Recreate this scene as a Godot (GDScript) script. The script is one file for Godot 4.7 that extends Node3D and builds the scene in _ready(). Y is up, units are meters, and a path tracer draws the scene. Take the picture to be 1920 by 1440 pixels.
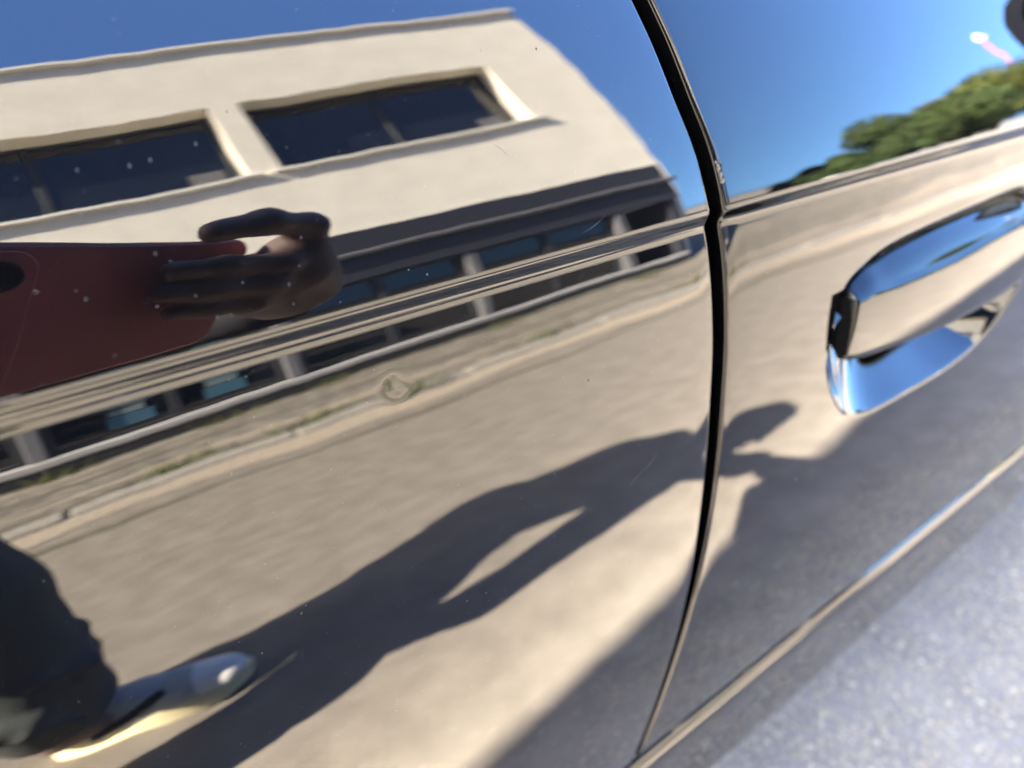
extends Node3D

# ---------------------------------------------------------------- frame of the place
# x runs along the street (car's front towards +x), y up, z from the car across the street.
const CAM_H := 0.85
const SC := 0.85
const REAR_X := -1.15
const MID_Z := -1.02

var profile_z := PackedFloat32Array()
var profile_t := PackedFloat32Array()
const PY0 := -0.50
const PDY := 0.0002
var wave_a := FastNoiseLite.new()
var wave_b := FastNoiseLite.new()
var M := {}
var car: Node3D
var cam_basis: Basis
var used_names := {}

func _ready() -> void:
	setup_view()
	setup_materials()
	build_profile()
	build_ground()
	build_car()
	build_building()
	build_roadside()
	build_person()
	build_phone()

# ---------------------------------------------------------------- camera, sky, sun, exposure
func setup_view() -> void:
	cam_basis = Basis(Vector3(0.799508, 0.000094, 0.600655), Vector3(0.32566, 0.840198, -0.433605), Vector3(-0.50471, 0.54228, 0.671715)).orthonormalized()
	var cam := Camera3D.new()
	cam.name = "camera"
	add_child(cam)
	cam.transform = Transform3D(cam_basis, Vector3(0, CAM_H, 0))
	var attr := CameraAttributesPhysical.new()
	attr.frustum_focal_length = 22.5
	attr.frustum_focus_distance = 0.215
	attr.exposure_aperture = 6.6
	attr.frustum_far = 400.0
	attr.frustum_near = 0.01
	cam.attributes = attr
	cam.keep_aspect = Camera3D.KEEP_HEIGHT
	cam.fov = 56.145
	cam.near = 0.01
	cam.far = 400.0
	cam.current = true

	var env := Environment.new()
	var sky_mat := ProceduralSkyMaterial.new()
	sky_mat.sky_top_color = Color(0.100, 0.236, 0.64).linear_to_srgb()
	sky_mat.sky_horizon_color = Color(0.23, 0.54, 1.0).linear_to_srgb()
	sky_mat.sky_curve = 0.16
	sky_mat.ground_bottom_color = Color(0.12, 0.12, 0.12).linear_to_srgb()
	sky_mat.ground_horizon_color = Color(0.2, 0.22, 0.25).linear_to_srgb()
	sky_mat.sky_energy_multiplier = 0.58
	sky_mat.ground_energy_multiplier = 0.58
	sky_mat.sun_angle_max = 60.0
	sky_mat.sun_curve = 0.36
	var sky := Sky.new()
	sky.sky_material = sky_mat
	env.background_mode = Environment.BG_SKY
	env.sky = sky
	env.tonemap_mode = Environment.TONE_MAPPER_LINEAR
	env.tonemap_exposure = 53.0
	env.sdfgi_enabled = true
	env.ssao_enabled = true
	env.ssil_enabled = true
	var we := WorldEnvironment.new()
	we.name = "world_environment"
	we.environment = env
	add_child(we)

	var sun := DirectionalLight3D.new()
	sun.name = "sun"
	sun.light_energy = 1.35
	sun.light_color = Color(1.0, 0.955, 0.88)
	sun.light_angular_distance = 0.53
	sun.shadow_enabled = true
	add_child(sun)
	var az := deg_to_rad(12.0)
	var el := deg_to_rad(41.0)
	var travel := Vector3(cos(el) * cos(az), -sin(el), cos(el) * sin(az))
	sun.look_at_from_position(Vector3.ZERO, travel, Vector3.UP)

# ---------------------------------------------------------------- materials
func lin(r: float, g: float, b: float) -> Color:
	return Color(r, g, b).linear_to_srgb()

func flat_mat(c: Color, rough := 0.8, spec := 0.5) -> StandardMaterial3D:
	var m := StandardMaterial3D.new()
	m.albedo_color = c
	m.roughness = rough
	m.metallic_specular = spec
	return m

func noise_image(size: int, seed_value: int, freq: float, octaves: int, lo: float, hi: float, tint := Color(1, 1, 1)) -> ImageTexture:
	var n := FastNoiseLite.new()
	n.seed = seed_value
	n.frequency = freq
	n.noise_type = FastNoiseLite.TYPE_SIMPLEX_SMOOTH
	n.fractal_octaves = octaves
	var src := n.get_seamless_image(size, size)
	var img := Image.create(size, size, true, Image.FORMAT_RGB8)
	for y in size:
		for x in size:
			var v := src.get_pixel(x, y).r
			var k := lerpf(lo, hi, v)
			img.set_pixel(x, y, Color(clampf(k * tint.r, 0, 1), clampf(k * tint.g, 0, 1), clampf(k * tint.b, 0, 1)))
	img.generate_mipmaps()
	return ImageTexture.create_from_image(img)

func speckle_image(size: int, seed_value: int) -> ImageTexture:
	# aggregate of an old asphalt: stones of many greys in a darker binder
	var rng := RandomNumberGenerator.new()
	rng.seed = seed_value
	var img := Image.create(size, size, false, Image.FORMAT_RGB8)
	img.fill(Color(0.86, 0.85, 0.84))
	for i in 9000:
		var cx := rng.randi_range(0, size - 1)
		var cy := rng.randi_range(0, size - 1)
		var r := rng.randf_range(0.8, 3.6)
		var v := rng.randf_range(0.76, 1.0)
		var w := rng.randf_range(-0.02, 0.02)
		var col := Color(clampf(v + w, 0, 1), v, clampf(v - w, 0, 1))
		for dy in range(-4, 5):
			for dx in range(-4, 5):
				if dx * dx + dy * dy * 1.3 <= r * r:
					img.set_pixel(posmod(cx + dx, size), posmod(cy + dy, size), col)
	img.generate_mipmaps()
	return ImageTexture.create_from_image(img)

func world_tex(m: StandardMaterial3D, tex: Texture2D, metres: float) -> StandardMaterial3D:
	m.albedo_texture = tex
	m.uv1_triplanar = true
	m.uv1_world_triplanar = true
	m.uv1_scale = Vector3.ONE / metres
	return m

func add_detail(m: StandardMaterial3D, tex: Texture2D, metres: float) -> StandardMaterial3D:
	m.detail_enabled = true
	m.detail_albedo = tex
	m.detail_blend_mode = BaseMaterial3D.BLEND_MODE_MUL
	m.uv2_triplanar = true
	m.uv2_world_triplanar = true
	m.uv2_scale = Vector3.ONE / metres
	return m

func setup_materials() -> void:
	var paint := flat_mat(lin(0.0011, 0.0011, 0.0012), 0.012, 0.49)
	M.paint = paint
	M.dimmed_door_paint = flat_mat(lin(0.0012, 0.0012, 0.0013), 0.012, 0.39)  # the car paint again, specular lowered to dim reflections on the door
	M.handle = flat_mat(lin(0.0012, 0.0012, 0.0013), 0.01, 0.27)
	M.rubber = flat_mat(lin(0.0012, 0.0012, 0.0013), 0.8, 0.12)
	M.dark_glass = flat_mat(lin(0.004, 0.005, 0.006), 0.02, 0.5)
	M.plastic = flat_mat(lin(0.012, 0.012, 0.013), 0.45, 0.5)
	M.dust = flat_mat(lin(0.13, 0.13, 0.125), 0.9, 0.3)
	M.scratch = flat_mat(lin(0.035, 0.035, 0.037), 0.6, 0.5)
	M.water_spot = flat_mat(lin(0.008, 0.008, 0.009), 0.5, 0.4)
	M.tyre = flat_mat(lin(0.02, 0.02, 0.02), 0.9, 0.3)
	M.rim = flat_mat(lin(0.5, 0.5, 0.52), 0.35, 0.5)
	M.rim.metallic = 1.0
	M.mirror = flat_mat(lin(0.07, 0.08, 0.085), 0.03, 0.5)
	M.mirror.metallic = 1.0
	M.bead = flat_mat(lin(0.02, 0.02, 0.02), 0.15, 0.5)
	M.red_lens = flat_mat(lin(0.35, 0.01, 0.01), 0.1)
	M.clear_lens = flat_mat(lin(0.6, 0.6, 0.62), 0.1)

	var speck := speckle_image(1024, 7)
	var blot := noise_image(512, 3, 0.012, 5, 0.84, 1.0, Color(1.0, 0.99, 0.975))
	var asphalt := flat_mat(lin(0.262, 0.244, 0.216), 0.92, 0.35)
	world_tex(asphalt, speck, 0.8)
	add_detail(asphalt, blot, 4.3)
	M.asphalt = asphalt
	var path := flat_mat(lin(0.262, 0.243, 0.213), 0.95, 0.3)
	world_tex(path, noise_image(512, 21, 0.02, 5, 0.6, 1.0), 1.7)
	add_detail(path, blot, 2.6)
	M.path = path
	var sand := flat_mat(lin(0.37, 0.315, 0.25), 1.0, 0.2)
	world_tex(sand, noise_image(256, 22, 0.05, 3, 0.7, 1.0), 0.5)
	M.sand = sand
	M.dirt = flat_mat(lin(0.15, 0.135, 0.105), 1.0, 0.2)
	world_tex(M.dirt, sand.albedo_texture, 0.7)
	var kerb := flat_mat(lin(0.30, 0.278, 0.245), 0.9, 0.3)
	world_tex(kerb, noise_image(256, 23, 0.05, 3, 0.75, 1.0), 0.6)
	M.kerb = kerb
	var stucco := flat_mat(lin(0.86, 0.81, 0.70), 0.95, 0.25)
	world_tex(stucco, noise_image(512, 31, 0.012, 5, 0.94, 1.0, Color(1, 0.995, 0.985)), 3.1)
	add_detail(stucco, noise_image(512, 32, 0.05, 4, 0.96, 1.0), 0.8)
	M.stucco = stucco
	M.white_trim = flat_mat(lin(0.78, 0.75, 0.66), 0.7, 0.4)
	M.fascia = flat_mat(lin(0.035, 0.036, 0.045), 0.55, 0.4)
	M.fascia_trim = flat_mat(lin(0.115, 0.11, 0.115), 0.5, 0.4)
	M.frame = flat_mat(lin(0.022, 0.024, 0.028), 0.5, 0.5)
	M.pane = flat_mat(lin(0.008, 0.010, 0.014), 0.03, 0.62)
	M.reflection_patch = flat_mat(lin(0.10, 0.10, 0.11), 0.9)  # grey of the painted reflections in the upper windows
	M.pier = flat_mat(lin(0.15, 0.147, 0.155), 0.8)
	M.plinth = flat_mat(lin(0.38, 0.365, 0.35), 0.85)
	M.gap_dark = flat_mat(lin(0.02, 0.02, 0.02), 0.95)
	M.poster_blue = flat_mat(lin(0.035, 0.11, 0.16), 0.6)
	M.poster_pale = flat_mat(lin(0.14, 0.18, 0.185), 0.6)
	M.roofing = flat_mat(lin(0.16, 0.15, 0.15), 0.9)

	var leaf := StandardMaterial3D.new()
	leaf.vertex_color_use_as_albedo = true
	leaf.albedo_color = Color(1, 1, 1)
	leaf.roughness = 0.7
	leaf.metallic_specular = 0.3
	leaf.backlight_enabled = true
	leaf.backlight = Color(0.12, 0.15, 0.05)
	leaf.cull_mode = BaseMaterial3D.CULL_DISABLED
	M.leaf = leaf
	M.bark = flat_mat(lin(0.10, 0.075, 0.05), 0.95, 0.2)
	M.white_wall = flat_mat(lin(0.80, 0.79, 0.76), 0.85)
	M.red_post = flat_mat(lin(0.62, 0.10, 0.10), 0.5)
	M.lamp_white = flat_mat(lin(0.85, 0.85, 0.84), 0.4)

	M.skin = flat_mat(lin(0.24, 0.165, 0.145), 0.55, 0.4)
	M.skin.subsurf_scatter_enabled = true
	M.skin.subsurf_scatter_strength = 0.1
	M.hair = flat_mat(lin(0.02, 0.015, 0.012), 0.6)
	M.jacket = flat_mat(lin(0.03, 0.03, 0.036), 0.9, 0.3)
	M.trouser = flat_mat(lin(0.085, 0.092, 0.090), 0.95, 0.3)
	M.shoe = flat_mat(lin(0.42, 0.43, 0.41), 0.8, 0.3)
	M.shoe_dark = flat_mat(lin(0.03, 0.03, 0.035), 0.8, 0.3)
	M.shoe_white = flat_mat(lin(0.75, 0.74, 0.72), 0.6, 0.4)
	M.sole = flat_mat(lin(0.84, 0.74, 0.46), 0.8, 0.3)
	M.eye = flat_mat(lin(0.7, 0.7, 0.7), 0.2)

	M.phone = flat_mat(lin(0.68, 0.20, 0.20), 0.42, 0.45)
	M.phone_edge = flat_mat(lin(0.85, 0.33, 0.13), 0.3, 0.5)
	M.lens_ring = flat_mat(lin(0.10, 0.03, 0.028), 0.3, 0.5)
	M.lens_glass = flat_mat(lin(0.006, 0.008, 0.012), 0.03, 0.5)
	M.screen = flat_mat(lin(0.01, 0.01, 0.012), 0.05, 0.5)

	var chip := StandardMaterial3D.new()
	chip.vertex_color_use_as_albedo = true
	chip.roughness = 0.75
	chip.metallic_specular = 0.4
	M.chip = chip
	wave_a.seed = 11
	wave_a.frequency = 1.0
	wave_a.noise_type = FastNoiseLite.TYPE_SIMPLEX_SMOOTH
	wave_a.fractal_octaves = 1
	wave_b.seed = 12
	wave_b.frequency = 1.0
	wave_b.noise_type = FastNoiseLite.TYPE_SIMPLEX_SMOOTH
	wave_b.fractal_octaves = 1

# ---------------------------------------------------------------- naming helpers
func numbered(called: String, parent: Node) -> String:
	var key := str(parent.get_instance_id()) + "/" + called
	var k: int = used_names.get(key, 0)
	used_names[key] = k + 1
	return called if k == 0 else "%s_%03d" % [called, k]

func thing(called: String, label: String, category: String, at := Vector3.ZERO, group := "") -> Node3D:
	var o := Node3D.new()
	o.name = numbered(called, self)
	add_child(o, true)
	o.position = at
	o.set_meta("label", label)
	o.set_meta("category", category)
	if group != "":
		o.set_meta("group", group)
	return o

func part(called: String, mesh: Mesh, mat: Material, parent: Node, at := Transform3D.IDENTITY) -> MeshInstance3D:
	var o := MeshInstance3D.new()
	o.name = numbered(called, parent)
	o.mesh = mesh
	if mat:
		o.material_override = mat
	o.transform = at
	parent.add_child(o, true)
	return o

func structure(called: String, mesh: Mesh, mat: Material, at := Transform3D.IDENTITY) -> MeshInstance3D:
	var o := part(called, mesh, mat, self, at)
	o.set_meta("kind", "structure")
	return o

# ---------------------------------------------------------------- mesh helpers
class Shape:
	var v := PackedVector3Array()
	var n := PackedVector3Array()
	var c := PackedColorArray()
	var i := PackedInt32Array()
	func vert(p: Vector3, q: Vector3) -> int:
		v.append(p)
		n.append(q)
		return v.size() - 1
	func tri(a: int, b: int, d: int) -> void:
		var g := (v[b] - v[a]).cross(v[d] - v[a])
		if g.dot(n[a] + n[b] + n[d]) > 0.0:
			i.append_array(PackedInt32Array([a, d, b]))
		else:
			i.append_array(PackedInt32Array([a, b, d]))
	func quad(a: int, b: int, d: int, e: int) -> void:
		tri(a, b, d)
		tri(a, d, e)
	func flat_quad(a: Vector3, b: Vector3, d: Vector3, e: Vector3, out: Vector3) -> void:
		var q := (b - a).cross(d - a).normalized()
		if q.dot(out) < 0.0:
			q = -q
		var k := v.size()
		for p in [a, b, d, e]:
			vert(p, q)
		quad(k, k + 1, k + 2, k + 3)
	func box(lo: Vector3, hi: Vector3, bev := 0.0) -> void:
		# a box with chamfered edges
		var ce := (lo + hi) / 2.0
		var hs := (hi - lo) / 2.0
		var b := minf(bev, minf(hs.x, minf(hs.y, hs.z)) * 0.6)
		var ax: Array[Vector3] = [Vector3.RIGHT, Vector3.UP, Vector3.BACK]
		for a in 3:
			var u := (a + 1) % 3
			var w := (a + 2) % 3
			for s in [-1.0, 1.0]:
				var o: Vector3 = ce + ax[a] * (hs[a] * s)
				var eu: Vector3 = ax[u] * (hs[u] - b)
				var ew: Vector3 = ax[w] * (hs[w] - b)
				flat_quad(o - eu - ew, o + eu - ew, o + eu + ew, o - eu + ew, ax[a] * s)
		if b > 0.0:
			for a in 3:
				var u := (a + 1) % 3
				var w := (a + 2) % 3
				for s in [-1.0, 1.0]:
					for t in [-1.0, 1.0]:
						var e: Vector3 = ax[a] * (hs[a] - b)
						var p: Vector3 = ce + ax[u] * (hs[u] * s) + ax[w] * ((hs[w] - b) * t)
						var q: Vector3 = ce + ax[u] * ((hs[u] - b) * s) + ax[w] * (hs[w] * t)
						flat_quad(p - e, p + e, q + e, q - e, ax[u] * s + ax[w] * t)
			for sx in [-1.0, 1.0]:
				for sy in [-1.0, 1.0]:
					for sz in [-1.0, 1.0]:
						var sg := Vector3(sx, sy, sz)
						var nn := sg.normalized()
						var k := vert(ce + sg * Vector3(hs.x, hs.y - b, hs.z - b), nn)
						vert(ce + sg * Vector3(hs.x - b, hs.y, hs.z - b), nn)
						vert(ce + sg * Vector3(hs.x - b, hs.y - b, hs.z), nn)
						tri(k, k + 1, k + 2)
	func tube(pts: Array, radii: Array, sides := 12, caps := true) -> void:
		var base := v.size()
		for k in pts.size():
			var d: Vector3 = (pts[mini(k + 1, pts.size() - 1)] - pts[maxi(k - 1, 0)]).normalized()
			var u := d.cross(Vector3.UP if absf(d.y) < 0.9 else Vector3.RIGHT).normalized()
			var w := d.cross(u)
			for s in sides:
				var a := TAU * s / sides
				var q := u * cos(a) + w * sin(a)
				vert(pts[k] + q * float(radii[k]), q)
		for k in pts.size() - 1:
			for s in sides:
				var s2 := (s + 1) % sides
				quad(base + k * sides + s, base + k * sides + s2, base + (k + 1) * sides + s2, base + (k + 1) * sides + s)
		if caps:
			for e in [0, pts.size() - 1]:
				var d: Vector3 = (pts[1] - pts[0]).normalized() * -1.0 if e == 0 else (pts[e] - pts[e - 1]).normalized()
				var c0 := vert(pts[e], d)
				for s in sides:
					vert(v[base + e * sides + s], d)
				for s in sides:
					tri(c0, c0 + 1 + s, c0 + 1 + (s + 1) % sides)
	func grid(rows: int, cols: int, first: int, wrap := false) -> void:
		for r in rows - 1:
			for k in cols - (0 if wrap else 1):
				var k2 := (k + 1) % cols
				quad(first + r * cols + k, first + r * cols + k2, first + (r + 1) * cols + k2, first + (r + 1) * cols + k)
	func mesh() -> ArrayMesh:
		var a := []
		a.resize(Mesh.ARRAY_MAX)
		a[Mesh.ARRAY_VERTEX] = v
		a[Mesh.ARRAY_NORMAL] = n
		if c.size() == v.size() and c.size() > 0:
			a[Mesh.ARRAY_COLOR] = c
		a[Mesh.ARRAY_INDEX] = i
		var m := ArrayMesh.new()
		m.add_surface_from_arrays(Mesh.PRIMITIVE_TRIANGLES, a)
		return m

func box_mesh(lo: Vector3, hi: Vector3, bev := 0.0) -> ArrayMesh:
	var s := Shape.new()
	s.box(lo, hi, bev)
	return s.mesh()

func tube_mesh(pts: Array, radii: Array, sides := 12) -> ArrayMesh:
	var s := Shape.new()
	s.tube(pts, radii, sides)
	return s.mesh()

func spline(p: PackedVector2Array, samples: int, closed: bool) -> PackedVector2Array:
	var out := PackedVector2Array()
	var n := p.size()
	var segs := n if closed else n - 1
	for k in samples:
		var t := float(k) / (samples if closed else samples - 1) * segs
		var s := mini(int(t), segs - 1)
		var f := t - s
		var a := p[posmod(s - 1, n)] if closed else p[maxi(s - 1, 0)]
		var b := p[s % n]
		var c := p[(s + 1) % n] if closed else p[mini(s + 1, n - 1)]
		var d := p[(s + 2) % n] if closed else p[mini(s + 2, n - 1)]
		out.append(b.cubic_interpolate(c, a, d, f))
	return out

# ---------------------------------------------------------------- the car's side as a surface
# local car axes: x forward, y up from the ground, z outward; the profile is given relative to eye height
func build_profile() -> void:
	var up_k := [[0.2, 31.0], [0.02, 29.0], [-0.02, 26.5], [-0.05, 22.5], [-0.0684, 20.0], [-0.085, 15.9], [-0.0936, 13.4]]
	var lo_k := [[-0.1048, 14.2], [-0.1125, 12.5], [-0.125, 11.5], [-0.15, 9.7], [-0.19, 6.5], [-0.25, 2.5], [-0.33, -1.0], [-0.42, -4.0], [-0.52, -8.0], [-0.7, -12.0]]
	var knots := []
	knots.append_array(up_k)
	var y1: float = up_k[-1][0]
	var y2: float = lo_k[0][0]
	knots.append_array([[y1 - 0.0012, 0.0], [y1 - 0.0024, -19.0], [y1 - 0.0036, -27.5], [y1 - 0.0060, -27.5], [y1 - 0.0072, -19.5], [y1 - 0.0092, -3.0]])
	knots.append_array(lo_k)
	var count := int((0.15 - PY0) / PDY) + 1
	var th := PackedFloat32Array()
	th.resize(count)
	for k in count:
		var y := (PY0 + k * PDY) / SC
		var t: float = knots[-1][1]
		for j in knots.size() - 1:
			if y <= knots[j][0] and y >= knots[j + 1][0]:
				t = lerpf(knots[j + 1][1], knots[j][1], (y - knots[j + 1][0]) / (knots[j][0] - knots[j + 1][0]))
				break
		th[k] = deg_to_rad(t)
	# soften the knots
	for pass_ in 2:
		var cp := th.duplicate()
		for k in range(2, count - 2):
			th[k] = (cp[k - 2] + cp[k - 1] + cp[k] + cp[k + 1] + cp[k + 2]) / 5.0
	profile_t = th
	profile_z.resize(count)
	var z := 0.0
	for k in count:
		profile_z[k] = z
		z -= tan(th[k]) * PDY
	var d := 0.17
	var yf := -d * sin(deg_to_rad(20.0))
	var off := -d * cos(deg_to_rad(20.0)) - prof_z(yf)
	for k in count:
		profile_z[k] += off

func prof_z(y: float) -> float:
	var t := clampf((y - PY0) / PDY, 0, profile_z.size() - 1.001)
	var k := int(t)
	return lerpf(profile_z[k], profile_z[k + 1], t - k)

func prof_t(y: float) -> float:
	var t := clampf((y - PY0) / PDY, 0, profile_t.size() - 1.001)
	var k := int(t)
	return lerpf(profile_t[k], profile_t[k + 1], t - k)

const DENT := Vector2(0.0768, -0.1060)

func wave_slope(x: float, y: float) -> Vector2:
	# slow pressing waves of the sheet and the fine orange peel of the lacquer
	var a := 0.0021
	var b := 0.0008
	return Vector2(
		a * 0.7 * wave_a.get_noise_2d(x * 22.0, y * 38.0) + b * wave_b.get_noise_2d(x * 95.0, y * 120.0),
		a * wave_a.get_noise_2d(x * 22.0 + 91.0, y * 38.0) + b * wave_b.get_noise_2d(x * 95.0 + 57.0, y * 120.0 + 13.0))

# y is relative to eye height; returns [point, normal] in car axes (point's y from the ground)
func side(x: float, y: float, waves := true) -> Array:
	var t := prof_t(y)
	var nrm := Vector3(0, sin(t), cos(t))
	var p := Vector3(x, y + CAM_H, prof_z(y))
	if waves:
		var s := wave_slope(x, y)
		var dv := Vector2(x, y) - DENT
		var r2 := dv.length_squared()
		if r2 < 0.0004:
			var sg := 0.0021
			s -= dv * (-0.000085 / (sg * sg)) * exp(-r2 / (2.0 * sg * sg))
			var dw := dv - Vector2(0.0011, 0.0007)
			var sh := 0.0011
			s -= dw * (0.00003 / (sh * sh)) * exp(-dw.length_squared() / (2.0 * sh * sh))
		if x > 0.217 and y < -0.086:
			s.y += deg_to_rad(2.3) * exp(-pow((y + 0.089) / 0.008, 2.0)) * smoothstep(0.217, 0.225, x)
		nrm = (nrm - Vector3(s.x, 0, 0) - Vector3(0, cos(t), -sin(t)) * s.y).normalized()
	return [p, nrm]

func gap_x(y: float, right: bool) -> float:
	return gap_left(y) + (HEM * 2.0 + gap_width(y)) * (1.0 if right else 0.0) - HEM

func gap_width(y: float) -> float:
	return lerpf(0.0072, 0.0042, smoothstep(-0.2, -0.33, y))

func gap_left(y: float) -> float:
	# where the two panels end, against height (both relative to the eye)
	var k := GAP_L
	if y >= k[0].x:
		return k[0].y + (y - k[0].x) * (k[1].y - k[0].y) / (k[1].x - k[0].x)
	for j in k.size() - 1:
		if y <= k[j].x and y >= k[j + 1].x:
			var a: Vector2 = k[maxi(j - 1, 0)]
			var d: Vector2 = k[mini(j + 2, k.size() - 1)]
			var f: float = (y - k[j + 1].x) / (k[j].x - k[j + 1].x)
			var m0: float = (k[j].y - d.y) / (k[j].x - d.x)
			var m1: float = (a.y - k[j + 1].y) / (a.x - k[j + 1].x)
			var h: float = k[j].x - k[j + 1].x
			var f2 := f * f
			var f3 := f2 * f
			return (2 * f3 - 3 * f2 + 1) * k[j + 1].y + (f3 - 2 * f2 + f) * h * m0 + (-2 * f3 + 3 * f2) * k[j].y + (f3 - f2) * h * m1
	return k[-1].y

var GAP_L: Array[Vector2] = [Vector2(-0.01615, 0.1811), Vector2(-0.02805, 0.1862), Vector2(-0.0442, 0.1921), Vector2(-0.05865, 0.1981), Vector2(-0.0731, 0.2023), Vector2(-0.0969, 0.2083), Vector2(-0.1292, 0.2117), Vector2(-0.1573, 0.2125), Vector2(-0.1794, 0.2134), Vector2(-0.2482, 0.2163), Vector2(-0.2967, 0.2165), Vector2(-0.3587, 0.2137), Vector2(-0.412, 0.2105)]

func rows_between(lo: float, hi: float, step: float) -> PackedFloat32Array:
	var out := PackedFloat32Array()
	var y := lo
	while y < hi - 1e-6:
		out.append(y)
		var in_crease := y > -0.0935 and y < -0.0780
		var s := 0.00035 if in_crease else step
		if not in_crease and y < -0.0935:
			s = minf(s, maxf(-0.0935 - y, 0.0004))
		y += s
	out.append(hi)
	return out

func edge_frame(y: float, right: bool, waves := true) -> Array:
	var x := gap_x(y, right)
	var sd := side(x, y, waves)
	var dx := (gap_x(y + 0.001, right) - gap_x(y - 0.001, right)) / 0.002
	var t := prof_t(y)
	var e := Vector3(dx, 1, -tan(t)).normalized()
	var nrm := Vector3(0, sin(t), cos(t))
	var out := e.cross(nrm).normalized()
	if (out.x > 0.0) == right:
		out = -out
	return [sd[0], nrm, out]

const HEM := 0.0017
const TOP_Y := 0.045
const BOT_Y := -0.412

# one panel from its hem at the gap to a far straight end
func panel_shape(right: bool, offs: PackedFloat32Array, ys: PackedFloat32Array, skip: Callable) -> Shape:
	var s := Shape.new()
	var hem_steps := 7
	var cols := offs.size() + hem_steps + 2
	var keep := PackedByteArray()
	for y in ys:
		var fr := edge_frame(y, right)
		var p0: Vector3 = fr[0]
		var n0: Vector3 = fr[1]
		var o: Vector3 = fr[2]
		# wall into the gap, then round the hem, then out along the panel
		s.vert(p0 + o * HEM - n0 * (HEM + 0.014), o)
		s.vert(p0 + o * HEM - n0 * HEM, o)
		for k in hem_steps:
			var a := PI / 2.0 * (1.0 - float(k + 1) / hem_steps)
			var q := o * sin(a) + n0 * cos(a)
			s.vert(p0 - n0 * HEM + q * HEM, q)
		for f in offs:
			var sg := 1.0 if right else -1.0
			var sd := side(gap_x(y, right) + sg * f, y)
			# the sheet dips slightly as it nears the hem
			var dip := deg_to_rad(2.6) * exp(-f / 0.0035)
			var nn: Vector3 = sd[1]
			nn = (nn + o * dip).normalized()
			s.vert(sd[0], nn)
	for r in ys.size() - 1:
		for k in cols - 1:
			var fa := 0.0 if k <= hem_steps + 1 else offs[k - hem_steps - 2]
			var fb := 0.0 if k < hem_steps + 1 else offs[k - hem_steps - 1]
			if skip.is_valid() and skip.call((fa + fb) / 2.0, (ys[r] + ys[r + 1]) / 2.0, right):
				continue
			s.quad(r * cols + k, r * cols + k + 1, (r + 1) * cols + k + 1, (r + 1) * cols + k)
	return s

# hole for the handle, in (distance from the gap, height)
const HOLE_LO := Vector2(0.066, -0.232)
const HOLE_HI := Vector2(0.326, -0.100)
const WHEEL_R := Vector2(-0.66, -0.50)
const WHEEL_F := Vector2(1.72, -0.50)
const ARCH := 0.37

func skip_cell(f: float, y: float, right: bool) -> bool:
	if right:
		return f > HOLE_LO.x and f < HOLE_HI.x and y > HOLE_LO.y and y < HOLE_HI.y
	var x := gap_x(y, false) - f
	return (Vector2(x, y) - WHEEL_R).length() < ARCH

func offsets(fine_to: float, step: float, far: float, must: Array) -> PackedFloat32Array:
	var set_ := {}
	for f in [0.0004, 0.0009, 0.0016, 0.0025, 0.0037, 0.0052, 0.007]:
		set_[f] = true
	var f := 0.009
	while f < fine_to:
		set_[f] = true
		f += step
	while f < far:
		set_[f] = true
		f += 0.02
	set_[far] = true
	for m in must:
		set_[m] = true
	var out := set_.keys()
	out.sort()
	return PackedFloat32Array(out)

func build_car() -> void:
	car = thing("black_car", "glossy black car whose polished side mirrors the street and the photographer", "car")
	var b := Basis(Vector3(0, 0, 1), deg_to_rad(-1.5))
	var pivot := Vector3(0, CAM_H, 0)
	car.transform = Transform3D(b, pivot - b * pivot)

	# rear side panel (left in the picture)
	var ys := rows_between(BOT_Y, TOP_Y, 0.0018)
	var quarter := part("rear_side_panel", panel_shape(false, offsets(0.262, 0.0021, 0.2125 - REAR_X - 0.06, []), ys, skip_cell).mesh(), M.paint, car)
	# door with its handle
	var door_rows := PackedFloat32Array(ys)
	for m in [HOLE_LO.y, HOLE_HI.y]:
		if not door_rows.has(m):
			door_rows.append(m)
	door_rows.sort()
	var door := part("door", panel_shape(true, offsets(0.45, 0.0024, 0.95, [HOLE_LO.x, HOLE_HI.x]), door_rows, skip_cell).mesh(), M.dimmed_door_paint, car)
	build_handle(door)
	build_gap()
	build_sill()
	build_body()
	build_mirror(door)
	build_surface_dirt(quarter, door)

# ---------------------------------------------------------------- handle
var BOWL := PackedVector2Array([Vector2(0.4795, -0.1139), Vector2(0.433, -0.1142), Vector2(0.376, -0.1158), Vector2(0.3365, -0.1183), Vector2(0.3147, -0.1237), Vector2(0.3029, -0.1296), Vector2(0.2967, -0.1404), Vector2(0.2951, -0.1555), Vector2(0.2952, -0.1691), Vector2(0.3014, -0.1825), Vector2(0.3133, -0.1973), Vector2(0.3273, -0.2087), Vector2(0.351, -0.2157), Vector2(0.391, -0.2175), Vector2(0.4347, -0.2177), Vector2(0.4722, -0.212), Vector2(0.4992, -0.198), Vector2(0.5154, -0.177), Vector2(0.5205, -0.157), Vector2(0.518, -0.136), Vector2(0.504, -0.1205)])

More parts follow.
